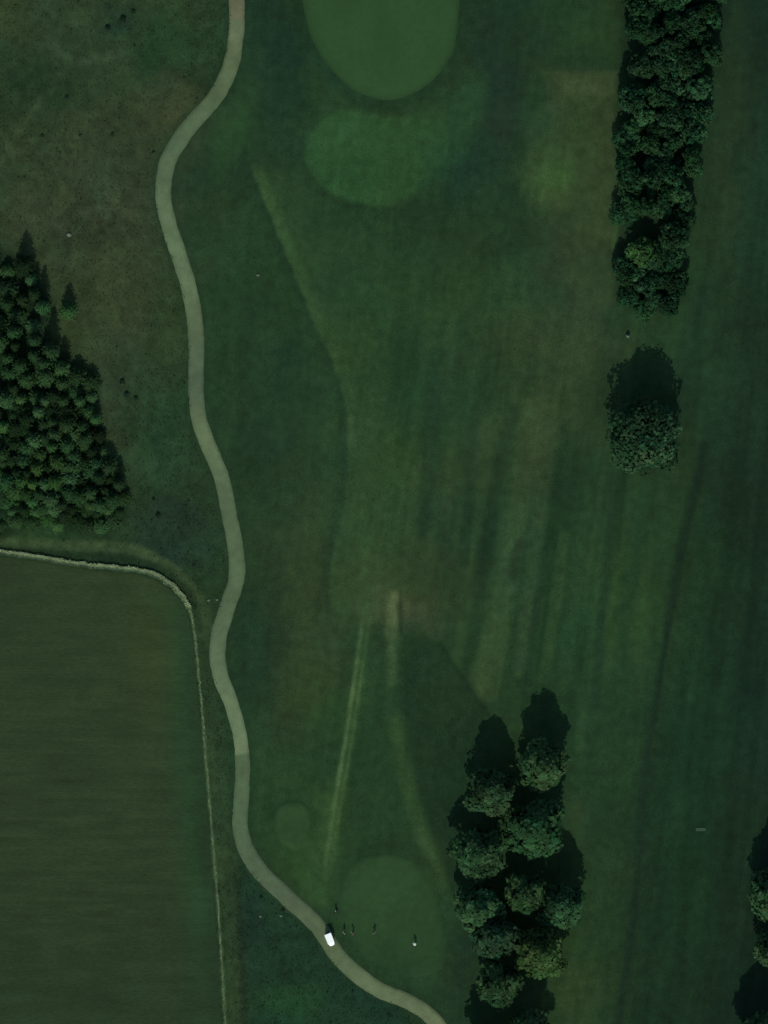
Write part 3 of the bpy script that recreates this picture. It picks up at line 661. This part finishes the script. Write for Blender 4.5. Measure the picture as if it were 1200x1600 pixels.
# plantation at the left edge
random.seed(5)
pts = []
tries = 0
while tries < 9000 and len(pts) < 190:
    tries += 1
    px = random.uniform(-25, 200); py = random.uniform(405, 822)
    if not inside(np.array([px]), np.array([py]), WOOD)[0]: continue
    if px > 0 and dist_poly(np.array([px]), np.array([py]), np.vstack([WOOD, WOOD[:1]]))[0] < random.choice((1, 4, 9)): continue
    dmin = random.uniform(14, 21) if py > 620 else random.uniform(19, 28)
    if all((px - a) ** 2 + (py - b) ** 2 > dmin * dmin for a, b in pts): pts.append((px, py))
for i, (px, py) in enumerate(sorted(pts, key=lambda t: t[1])):
    lower = py > 600
    s = random.uniform(0.75, 1.45); hz = random.uniform(0.5, 1.5) * (0.75 if lower else 1.1)
    if py > 790: hz *= 0.5; s *= 0.85
    g = random.choice((0.4, 0.55, 0.7, 0.85, 1.1)) * random.uniform(.9, 1.1); tn = (g * random.uniform(.85, 1.15), g, g * random.uniform(.8, 1.0))
    if random.random() < 0.12: tn = (tn[0] * 1.35, tn[1] * 1.4, tn[2] * 1.1)
    tag(plant(protos_s[i % 4], px, py, s, hz, None, tn), "young conifer packed in the dense plantation at the left edge", "tree", "plantation conifers")
for px, py, s, hz, lab in [(107, 487, 1.05, 1.0, "lone young conifer standing just right of the plantation"), (150, 655, 0.75, 0.8, "bush sized conifer at the plantation's right tip, beside bare brown grass")]:
    tag(plant(protos_s[1], px, py, s, hz, None, (1.1, 1.2, .95)), lab, "tree", "plantation conifers")

# ------------------------------------------------------------------ shrubs, stones, slab
def shrub_mesh(seed):
    global rng
    rng = np.random.default_rng(seed)
    n = 240; dirs = rng.normal(size=(n, 3)); dirs[:, 2] = np.abs(dirs[:, 2]); dirs /= np.linalg.norm(dirs, axis=1, keepdims=True)
    lump = 0.8 + 0.25 * np.sin(dirs[:, 0] * 5 + seed) * np.cos(dirs[:, 1] * 4)
    cent = dirs * (0.5 * lump * (0.6 + 0.4 * rng.random(n)))[:, None] * np.array([1, 1, 1.1])
    return leaf_cloud(cent, dirs + 0.5 * rng.normal(size=(n, 3)), 0.10 + 0.1 * rng.random(n), np.array([[0.022, 0.045, 0.024]]) * np.clip(1 + .3 * rng.normal(size=(n, 1)), .4, 2))
def shrub(px, py, size, label, seed):
    x, y = W(px, py); z = float(height(np.array([float(px)]), np.array([float(py)]))[0])
    r = empty("shrub", (float(x), float(y), z - 0.02), random.random() * 6, size)
    v, f, c = shrub_mesh(seed); o = link_mesh("foliage", v, f, M_SHRUB, r, col=c)
    st = [tube([(0, 0, -0.05), (0.1 * math.cos(a), 0.1 * math.sin(a), 0.2), (0.25 * math.cos(a), 0.25 * math.sin(a), 0.42)], [.03, .02, .008], 5) for a in (0.3, 2.2, 4.4)]
    V2, F2 = join(st); link_mesh("stem", V2, F2, M_BARK, r)
    tag(r, label, "shrub", "low shrubs in the rough")
sh = [(191, 596, 1.2, "dark low shrub right of the plantation, uppermost of a small cluster"), (198, 616, 1.3, "dark low shrub right of the plantation, middle of a small cluster"), (212, 622, 1.0, "small dark shrub right of the plantation, rightmost of a cluster"),
      (247, 805, 1.2, "dark low shrub between the plantation and the cart path"), (240, 780, 0.9, "small shrub above another in the dark rough beside the path"), (303, 884, 0.9, "small dark shrub inside the curve of the farm track"),
      (62, 818, 1.5, "dark bush below the plantation's lower edge, left one"), (118, 824, 1.3, "dark bush below the plantation's lower edge, middle one"), (140, 832, 1.4, "dark bush below the plantation's lower edge, right one"),
      (408, 1402, .8, "shrub beside the path just under its lower bend"), (442, 1422, 1.0, "shrub below the path with a pale stone beside it"), (176, 210, 1.0, "dark shrub in the upper left scrub below a dark hollow"), (104, 152, 1.0, "dark shrub beside a pale track in the upper left scrub"),
      (66, 212, .9, "shrub at the far upper left beside the bending pale track"), (125, 212, .9, "shrub in the upper left scrub, left of a similar one"), (240, 238, .8, "small shrub in rough left of the path's upper bend"),
      (192, 30, 1.6, "dark broad shrub in the hollow at upper left"), (168, 44, 1.4, "dark shrub at the left end of the upper left hollow"), (208, 18, 1.1, "dark shrub near the top edge in the hollow")]
for i, (px, py, s, lab) in enumerate(sh): shrub(px, py, s, lab, 900 + i)
def stone(name, px, py, rx, ry, rz_, label, mat=M_STONE, seed=0):
    x, y = W(px, py); z = float(height(np.array([float(px)]), np.array([float(py)]))[0])
    bm = bmesh.new(); bmesh.ops.create_icosphere(bm, subdivisions=3, radius=1.0)
    for v in bm.verts:
        n = v.co.copy(); k = 1 + 0.18 * math.sin(3.1 * n.x + seed) * math.cos(2.7 * n.y + seed * 2) + 0.10 * math.sin(6 * n.z + 4 * n.x + seed)
        v.co = Vector((n.x * rx * k, n.y * ry * k, n.z * rz_ * k))
        if rz_ > rx: v.co.x *= 1 - 0.35 * max(n.z, 0); v.co.y *= 1 - 0.35 * max(n.z, 0)
        v.co.z += rz_ * 0.62
        if v.co.z < -0.05: v.co.z = -0.05
    o = bm_obj(name, bm, mat); o.location = (float(x), float(y), z)
    tag(o, label, "stone"); return o
stone("upright_stone", 981, 525, 0.36, 0.34, 0.75, "pale upright stone below the tree belt, above the lone tree", M_STONE, 1)
stone("field_stone", 108, 367, 0.42, 0.34, 0.25, "pale stone lying in brown grass above the plantation", M_STONE, 2)
stone("field_stone", 403, 430, 0.28, 0.22, 0.16, "small pale stone in grass right of the cart path, upper half", M_STONE, 3)
stone("field_stone", 326, 938, 0.24, 0.2, 0.16, "small pale stone beside the path where the farm track meets, left of two", M_STONE, 4)
stone("field_stone", 339, 937, 0.24, 0.22, 0.16, "small pale stone beside the path where the farm track meets, right of two", M_STONE, 5)
stone("field_stone", 407, 1432, 0.22, 0.2, 0.14, "small pale stone in dark verge below the path, left one", M_STONE, 6)
stone("field_stone", 439, 1431, 0.24, 0.2, 0.14, "small pale stone in dark verge below the path, beside a shrub", M_STONE, 7)
bm = bmesh.new(); bmesh.ops.create_cube(bm, size=1.0); bmesh.ops.scale(bm, vec=(1.9, 0.65, 0.18), verts=bm.verts); bmesh.ops.bevel(bm, geom=bm.edges[:], offset=0.03, segments=2)
o = bm_obj("ground_slab", bm, M_SLAB); x, y = W(1095, 1296); o.location = (float(x), float(y), float(height(np.array([1095.]), np.array([1296.]))[0]) + 0.05)
tag(o, "mossy rectangular slab lying flat in the right fairway", "slab")

# ------------------------------------------------------------------ golf cart
def box(bm, c, s, bev=0.0, mat=0, rot=None):
    r = bmesh.ops.create_cube(bm, size=1.0); vs_ = r["verts"]
    bmesh.ops.scale(bm, vec=s, verts=vs_)
    if bev:
        es = list({e for v in vs_ for e in v.link_edges}); rb = bmesh.ops.bevel(bm, geom=es, offset=bev, segments=3, affect='EDGES'); vs_ = list({v for f in rb["faces"] for v in f.verts} | {v for v in vs_ if v.is_valid})
    if rot: bmesh.ops.rotate(bm, cent=(0, 0, 0), matrix=rot, verts=vs_)
    bmesh.ops.translate(bm, vec=c, verts=vs_)
def cyl(bm, c, r, h, axis='Y', seg=20, r2=None):
    q = bmesh.ops.create_cone(bm, cap_ends=True, segments=seg, radius1=r, radius2=r if r2 is None else r2, depth=h)
    if axis == 'Y': bmesh.ops.rotate(bm, cent=(0, 0, 0), matrix=Matrix.Rotation(math.pi / 2, 3, 'X'), verts=q["verts"])
    if axis == 'X': bmesh.ops.rotate(bm, cent=(0, 0, 0), matrix=Matrix.Rotation(math.pi / 2, 3, 'Y'), verts=q["verts"])
    bmesh.ops.translate(bm, vec=c, verts=q["verts"])
def zat(px, py, off=0.0): return float(height(np.array([float(px)]), np.array([float(py)]))[0]) + off
cx, cy = W(515.5, 1467)
cart = empty("golf_cart", (float(cx), float(cy), zat(515, 1467, 0.065)), math.atan2(-70, 28), 1.02)
tag(cart, "white roofed golf cart parked on the path beside the large tee", "golf cart")
# body: loft of cross-sections along x (front is +x)
secs = [(-1.15, .50, .30, .62), (-1.05, .58, .26, .74), (-0.45, .60, .26, .78), (-0.30, .60, .26, .52), (0.35, .60, .24, .34), (0.62, .60, .24, .36), (0.70, .58, .24, .90), (0.95, .54, .26, .84), (1.18, .44, .30, .62), (1.28, .30, .36, .50)]
v = []; f = []
for (xx, hw, z0, z1) in secs: v += [(xx, -hw, z0), (xx, hw, z0), (xx, hw * 0.98, z1 - .06), (xx, hw * .8, z1), (xx, -hw * .8, z1), (xx, -hw * 0.98, z1 - .06)]
for i in range(len(secs) - 1):
    for k in range(6): f.append((i * 6 + k, (i + 1) * 6 + k, (i + 1) * 6 + (k + 1) % 6, i * 6 + (k + 1) % 6))
f.append(tuple(range(5, -1, -1))[::-1]); f.append(tuple(len(v) - 6 + k for k in range(6))[::-1])
bo = link_mesh("body", v, f, M_WHITE, cart)
bm = bmesh.new(); bm.from_mesh(bo.data); bmesh.ops.recalc_face_normals(bm, faces=bm.faces); bm.to_mesh(bo.data); bm.free()
bm = bmesh.new(); box(bm, (-0.20, 0, 1.82), (1.86, 1.26, 0.07), 0.03); bm_obj("roof", bm, M_WHITE, cart)
for sx, tx in ((-1.0, -1.0), (0.78, 0.62)):
    for sy in (-1, 1):
        vv, ff2 = tube([(sx, sy * .52, .6), ((sx + tx) / 2, sy * .53, 1.2), (tx, sy * .54, 1.80)], [.022] * 3, 8); link_mesh("roof_post", vv, ff2, M_BLACK, cart)
bm = bmesh.new(); box(bm, (-0.30, 0, .84), (0.52, 1.06, 0.14), 0.05); bm_obj("seat", bm, M_SEAT, cart)
bm = bmesh.new(); box(bm, (-0.60, 0, 1.12), (0.12, 1.06, 0.42), 0.05); bm_obj("backrest", bm, M_SEAT, cart)
bm = bmesh.new(); box(bm, (0.70, 0, 1.32), (0.012, 1.02, 0.84), 0.0); bm_obj("windshield", bm, M_CLEAR, cart)
bm = bmesh.new(); box(bm, (-1.22, 0, .62), (0.30, 0.9, 0.06), .01); box(bm, (-1.36, 0, .78), (0.03, 0.9, 0.28), .01); bm_obj("bag_rack", bm, M_BLACK, cart)
st = empty
vv, ff2 = join([tube([(0.66, .26, .80), (0.42, .26, .98)], [.02, .02], 8)] + [tube([(0.40 + .10 * math.sin(a) * .5, .26 + .17 * math.cos(a), 1.0 + .15 * math.sin(a)) for a in np.linspace(0, 2 * math.pi, 17)], [.016] * 17, 6)])
link_mesh("steering_wheel", vv, ff2, M_BLACK, cart)
for sx in (-0.80, 0.86):
    for sy in (-1, 1):
        bm = bmesh.new(); cyl(bm, (0, 0, 0), .23, .18, 'Y', 24); bmesh.ops.bevel(bm, geom=[e for e in bm.edges if len(e.link_faces) == 2 and e.calc_face_angle() > 1], offset=.03, segments=2)
        t = bm_obj("wheel", bm, M_BLACK, cart, True); t.location = (sx, sy * .52, .23)
        bm = bmesh.new(); cyl(bm, (0, sy * .085, 0), .13, .03, 'Y', 20); bm_obj("rim", bm, M_RIM, t)
for sy in (-1, 1):
    bm = bmesh.new(); cyl(bm, (1.20, sy * .28, .55), .07, .06, 'X', 16); bm_obj("headlight", bm, M_RIM, cart)

# ------------------------------------------------------------------ people: one skinned body each
def person(px, py, rz, pose, top, legs, label, cap, k=1.0):
    j = {}
    j['pel'] = (0, 0, .95); j['bel'] = (0, .01, 1.10); j['che'] = (0, .01, 1.32); j['nek'] = (0, .02, 1.50); j['hd0'] = (0, .04, 1.57); j['hd1'] = (0, .05, 1.66); j['hd2'] = (0, .05, 1.75)
    lean = pose.get('lean', 0)
    for n_ in ('bel', 'che', 'nek', 'hd0', 'hd1', 'hd2'):
        p = j[n_]; j[n_] = (p[0], p[1] + lean * (p[2] - .95), p[2] - 0.25 * abs(lean) * (p[2] - .95))
    ch = j['che']; R_ = {'pel': .155, 'bel': .145, 'che': .165, 'nek': .06, 'hd0': .075, 'hd1': .105, 'hd2': .085}
    E = [('pel', 'bel'), ('bel', 'che'), ('che', 'nek'), ('nek', 'hd0'), ('hd0', 'hd1'), ('hd1', 'hd2')]
    zone = {n_: 'top' for n_ in ('bel', 'che')}; zone.update({'pel': 'leg', 'nek': 'skin', 'hd0': 'skin', 'hd1': 'skin', 'hd2': 'skin'})
    for s, sd in ((-1, 'l'), (1, 'r')):
        a, b_h = pose['arm' + sd]
        sh_ = (s * .19, ch[1], ch[2] + .09); el = (s * .25 + a[0], ch[1] + a[1], ch[2] + .09 + a[2]); ha = (s * .22 + b_h[0], ch[1] + b_h[1], ch[2] + .09 + b_h[2])
        j['sh' + sd], j['el' + sd], j['wr' + sd] = sh_, el, ha
        dv = Vector(ha) - Vector(el); dv.normalize(); side = dv.cross(Vector((0, 1, .01))).normalized()
        pm = Vector(ha) + dv * .07; j['pm' + sd] = tuple(pm)
        R_.update({'sh' + sd: .07, 'el' + sd: .048, 'wr' + sd: .032, 'pm' + sd: .035}); zone.update({'sh' + sd: 'top', 'el' + sd: 'top', 'wr' + sd: 'skin', 'pm' + sd: 'skin'})
        E += [('che', 'sh' + sd), ('sh' + sd, 'el' + sd), ('el' + sd, 'wr' + sd), ('wr' + sd, 'pm' + sd)]
        fwd = dv.cross(side).normalized()
        for q in range(4):
            o0 = (q - 1.5) * .019; L_ = (.06, .072, .068, .05)[q]
            n1_, n2_ = f'f{sd}{q}a', f'f{sd}{q}b'
            j[n1_] = tuple(pm + dv * .035 + fwd * o0); j[n2_] = tuple(pm + dv * (.035 + L_) + fwd * o0 + side * (-s) * .02)
            R_.update({n1_: .0095, n2_: .008}); zone.update({n1_: 'skin', n2_: 'skin'}); E += [('pm' + sd, n1_), (n1_, n2_)]
        j['th' + sd] = tuple(pm + fwd * .05 - dv * .01); j['tj' + sd] = tuple(pm + fwd * .07 + dv * .04)
        R_.update({'th' + sd: .012, 'tj' + sd: .009}); zone.update({'th' + sd: 'skin', 'tj' + sd: 'skin'}); E += [('wr' + sd, 'th' + sd), ('th' + sd, 'tj' + sd)]
        st_ = pose.get('stance', .12)
        j['hi' + sd] = (s * .10, 0, .90); j['kn' + sd] = (s * (st_ + .01), .03, .50); j['an' + sd] = (s * (st_ + .03), -.02, .09); j['to' + sd] = (s * (st_ + .06), .17, .04)
        R_.update({'hi' + sd: .095, 'kn' + sd: .06, 'an' + sd: .045, 'to' + sd: .042}); zone.update({'hi' + sd: 'leg', 'kn' + sd: 'leg', 'an' + sd: 'leg', 'to' + sd: 'shoe'})
        E += [('pel', 'hi' + sd), ('hi' + sd, 'kn' + sd), ('kn' + sd, 'an' + sd), ('an' + sd, 'to' + sd)]
    names = list(j); ix = {n_: i for i, n_ in enumerate(names)}
    me = bpy.data.meshes.new("person"); me.from_pydata([j[n_] for n_ in names], [(ix[a], ix[b]) for a, b in E], [])
    ob = bpy.data.objects.new("tmp_person", me); C.objects.link(ob)
    sk = ob.modifiers.new("skin", 'SKIN'); sb = ob.modifiers.new("sub", 'SUBSURF'); sb.levels = 1; sb.render_levels = 1
    for i, n_ in enumerate(names):
        q = me.skin_vertices[0].data[i]; r = R_[n_] * (1.2 if zone[n_] in ('top', 'leg') else 1.0); q.radius = (r, r * (.72 if n_ in ('che', 'bel', 'pel') else 1)); q.use_root = (n_ == 'pel')
    dg = bpy.context.evaluated_depsgraph_get(); me2 = bpy.data.meshes.new_from_object(ob.evaluated_get(dg))
    bpy.data.objects.remove(ob)
    me2.materials.clear()
    mats = {'top': 0, 'leg': 1, 'skin': 2, 'shoe': 3}
    for m in (top, legs, M_SKIN, M_BLACK): me2.materials.append(m)
    A = np.array([j[a] for a, b in E]); B = np.array([j[b] for a, b in E])
    for p in me2.polygons:
        c = np.array(p.center); t = np.clip(((c - A) * (B - A)).sum(1) / (((B - A) ** 2).sum(1) + 1e-9), 0, 1)
        dd = np.linalg.norm(A + t[:, None] * (B - A) - c, axis=1); e = int(dd.argmin())
        a, b = E[e]; n_ = a if t[e] < .5 else b
        zn = zone[n_]
        if zn == 'skin' and a == 'che' and t[e] < .75: zn = 'top'
        p.material_index = mats[zn]; p.use_smooth = True
    x, y = W(px, py)
    root = empty("person", (float(x), float(y), zat(px, py, 0.03)), rz, k)
    body = bpy.data.objects.new("body", me2); C.objects.link(body); body.parent = root
    hx, hy, hz_ = j['hd2']
    bm = bmesh.new(); bmesh.ops.create_uvsphere(bm, u_segments=16, v_segments=10, radius=.112)
    for v in bm.verts: v.co.y *= 1.1; v.co.z = max(v.co.z, -0.01 if v.co.y > -.03 else -.09)
    if cap: box(bm, (0, .13, 0), (.15, .11, .012), 0)
    bmesh.ops.translate(bm, vec=(hx, hy, hz_ - .02), verts=bm.verts)
    bm_obj("cap" if cap else "hair", bm, top if cap else M_HAIR, root, True)
    h1 = j['hd1']
    for s in (-1, 1):
        bm = bmesh.new(); bmesh.ops.create_icosphere(bm, subdivisions=1, radius=.013); bmesh.ops.translate(bm, vec=(h1[0] + s * .035, h1[1] + .098, h1[2] + .01), verts=bm.verts); bm_obj("eye", bm, M_BLACK, root)
        bm = bmesh.new(); bmesh.ops.create_icosphere(bm, subdivisions=1, radius=.022); bmesh.ops.translate(bm, vec=(h1[0] + s * .105, h1[1] - .01, h1[2]), verts=bm.verts); bm_obj("ear", bm, M_SKIN, root)
    bm = bmesh.new(); cyl(bm, (h1[0], h1[1] + .115, h1[2] - .015), .014, .05, 'Z', 8, .006); bm_obj("nose", bm, M_SKIN, root)
    bm = bmesh.new(); box(bm, (h1[0], h1[1] + .088, h1[2] - .06), (.045, .02, .01), 0); bm_obj("mouth", bm, M_SKIN, root)
    tag(root, label, "person"); return root
REL = {'arml': ((-.16, .02, -.22), (-.06, .16, -.36)), 'armr': ((.16, .02, -.22), (.06, .16, -.36)), 'stance': .17}
SWING = {'arml': ((.08, .20, -.24), (.20, .34, -.46)), 'armr': ((-.06, .20, -.24), (-.18, .34, -.48)), 'lean': .35, 'stance': .2}
OUT = {'arml': ((-.14, .03, -.22), (-.14, .24, -.30)), 'armr': ((.02, .02, -.28), (0, .06, -.52))}
person(649.5, 1475, 1.2, SWING, M_WHITECL, M_BEIGE, "person in white top bending to play on the right of the tee", True, 1.05)
person(537.5, 1457, -1.0, OUT, M_PALECL, M_TROUS, "person in pale top standing on grass just right of the golf cart", False)
person(552, 1457, 2.0, dict(REL, lean=.2), M_DARKCL, M_TROUS, "person in dark clothes to the right of the pale topped one", False)
person(585, 1457, 0.6, REL, M_GREYCL, M_TROUS, "person in dull grey green top alone in the middle of the tee", False)
# golf bag on a pull trolley, above the cart
x, y = W(525, 1424)
tr = empty("golf_trolley", (float(x), float(y), zat(525, 1424, .03)), 0.8, 1.15); tag(tr, "dark golf bag trolley on the grass above the golf cart", "golf trolley")
vv, ff2 = tube([(0, -.12, .22), (0, .0, .62), (0, .12, 1.0)], [.13, .15, .17], 14); link_mesh("bag", vv, ff2, M_DARKCL, tr, smooth_sh=True)
for k_, (a, b) in enumerate([(-.06, .0), (.05, .03), (0, -.06), (.07, -.05)]):
    vv, ff2 = tube([(a, .1 + b, .98), (a * 1.3, .17 + b, 1.18)], [.012, .012], 6); v3, f3 = tube([(a * 1.3 - .03, .17 + b, 1.19), (a * 1.3 + .05, .19 + b, 1.21)], [.022, .022], 6)
    V2, F2 = join([(vv, ff2), (v3, f3)]); link_mesh("club", V2, F2, M_RIM, tr)
vv, ff2 = join([tube([(0, -.16, .16), (0, -.2, .6), (0, -.32, 1.02)], [.018] * 3, 6), tube([(-.12, -.34, 1.03), (.12, -.34, 1.03)], [.02, .02], 6), tube([(-.34, .05, .16), (.34, .05, .16)], [.014, .014], 6), tube([(0, -.14, .2), (0, .05, .16)], [.016, .016], 6)]); link_mesh("frame", vv, ff2, M_BLACK, tr)
for s in (-1, 1):
    bm = bmesh.new(); cyl(bm, (0, 0, 0), .15, .05, 'X', 20); o = bm_obj("wheel", bm, M_BLACK, tr, True); o.location = (s * .34, .05, .15)

# ------------------------------------------------------------------ grass tufts (uncountable): real blades with their own little shadows
rng = np.random.default_rng(99)
def tufts(name, px, py, hgt, wid_, colr, label, cat, blades=4, lift=0.0):
    n = len(px); x, y = W(px, py); z = height(px, py) + lift
    base = np.stack([x, y, z], -1)
    vs_ = []; cs = []
    for b in range(blades):
        an = rng.random(n) * 2 * math.pi; ln = 0.35 + 0.5 * rng.random(n)
        dr = np.stack([np.cos(an), np.sin(an), np.zeros(n)], -1); sd = np.stack([-np.sin(an), np.cos(an), np.zeros(n)], -1)
        tip = base + dr * (hgt * ln)[:, None]; tip[:, 2] += hgt * (0.7 + 0.5 * rng.random(n))
        w2 = (wid_ * (0.6 + 0.8 * rng.random(n)))[:, None]
        vs_.append(np.stack([base - sd * w2 * .5 - dr * .05, base + sd * w2 * .5 - dr * .05, tip], 1).reshape(-1, 3))
        cs.append(np.repeat(colr * (0.8 + 0.45 * rng.random((n, 1))), 3, 0))
    V = np.vstack(vs_); F = np.arange(len(V)).reshape(-1, 3)
    return tag(link_mesh(name, V, F, M_TUFT, col=np.vstack(cs)), label, cat, kind="stuff")
N0 = 90000
px = rng.uniform(-30, 1000, N0); py = rng.uniform(-30, 1630, N0)
pathx = np.interp(py, PATH[:, 1], PATH[:, 0])
dens = np.where(px < pathx, 0.9, 0.22)
dens *= 0.35 + 0.9 * np.clip(fbm(px / 30, py / 30, 201, 3) + 0.45, 0, 1)
pdist = dist_poly(px, py, PATH[::3]); dens[pdist < 17] = 0; dens[(pdist > 9.8) & (pdist < 14) & (fbm(px / 14, py / 14, 251, 2) > 0.05)] = 1.0
dens[inside(px, py, GREEN) | inside(px, py, TEE) | inside(px, py, TEE2)] = 0
fieldmask = (px < 362) & (py > np.interp(px, FIELD_TOP[:, 0], FIELD_TOP[:, 1]) - 10); dens[fieldmask] = 0
dens[(px > 380) & (px < 700) & (py > 1400) & (py > np.interp(px, PATH[-180:, 0], PATH[-180:, 1]) + 16) & (pdist > 17)] = 0.8
k = rng.random(N0) < dens; px, py = px[k], py[k]
col_t = ground_colour(px, py)
tall = np.where(px < np.interp(py, PATH[:, 1], PATH[:, 0]), 0.17, 0.10) * (0.5 + 0.8 * rng.random(len(px)) + 1.0 * (rng.random(len(px)) < 0.012))
tufts("rough_grass", px, py, tall, tall * 0.9, col_t, "tufted rough grass around the cart path and scrub", "grass")
# pale dry grass along the field edge
t = rng.random(16000); L_ = np.linspace(0, 1, len(PALE)); cx_ = np.interp(t, L_, PALE[:, 0]); cy_ = np.interp(t, L_, PALE[:, 1])
dx = np.gradient(PALE[:, 0]); dy = np.gradient(PALE[:, 1]); nn = np.hypot(dx, dy)
nx_ = np.interp(t, L_, -dy / nn); ny_ = np.interp(t, L_, dx / nn)
wp = np.interp(cy_, [800, 890, 930, 990, 1200, 1600], [1.3, 1.6, 1.3, 0.6, 0.6, 0.6])
o_ = rng.normal(size=len(t)) * wp * 0.62 + fbm(t * 120, t * 0, 8, 2) * 1.2
px = cx_ + nx_ * o_; py = cy_ + ny_ * o_
br = 1 + 0.45 * fbm(t * 240, t * 0, 18, 3)
keep = (px > -120) & (py < 1680) & (rng.random(len(t)) < np.where(cy_ > 960, 0.8 + 0.6 * fbm(t * 150, t * 0, 28, 2), 1)); px, py, br, cy_ = px[keep], py[keep], br[keep], cy_[keep]
base = np.where((cy_ > 950)[:, None], lin((112, 134, 103))[None], lin((138, 160, 128))[None]) / GAIN
tufts("dry_grass_margin", px, py, np.where(cy_ < 950, 0.5, 0.2) * (0.7 + .6 * rng.random(len(px))), np.where(cy_ < 950, 0.24, 0.16), base * br[:, None], "thin line of pale dry grass along the field edge", "grass", 5, 0.03)
# crop stubble in rows
N1 = 26000
px = rng.uniform(-60, 345, N1); py = np.floor(rng.uniform(870, 1640, N1) / 5.2) * 5.2 + rng.normal(size=N1) * 0.7
k = (py > np.interp(px, FIELD_TOP[:, 0], FIELD_TOP[:, 1]) + 6) & (rng.random(N1) < 0.4 + 0.7 * fbm(px / 120, py / 14, 61, 3)); px, py = px[k], py[k]
hh = 0.05 + 0.06 * rng.random(len(px))
tufts("field_crop", px, py, hh, hh * 0.9, field_colour(px, py) * np.array([1.0, 1.1, 1.0]), "low sparse crop growing in faint rows on the field", "crop", 3, 0.05)
for p in list(protos_b) + list(protos_r) + list(protos_s) + [proto_big]:
    assert p.name in used, p.name
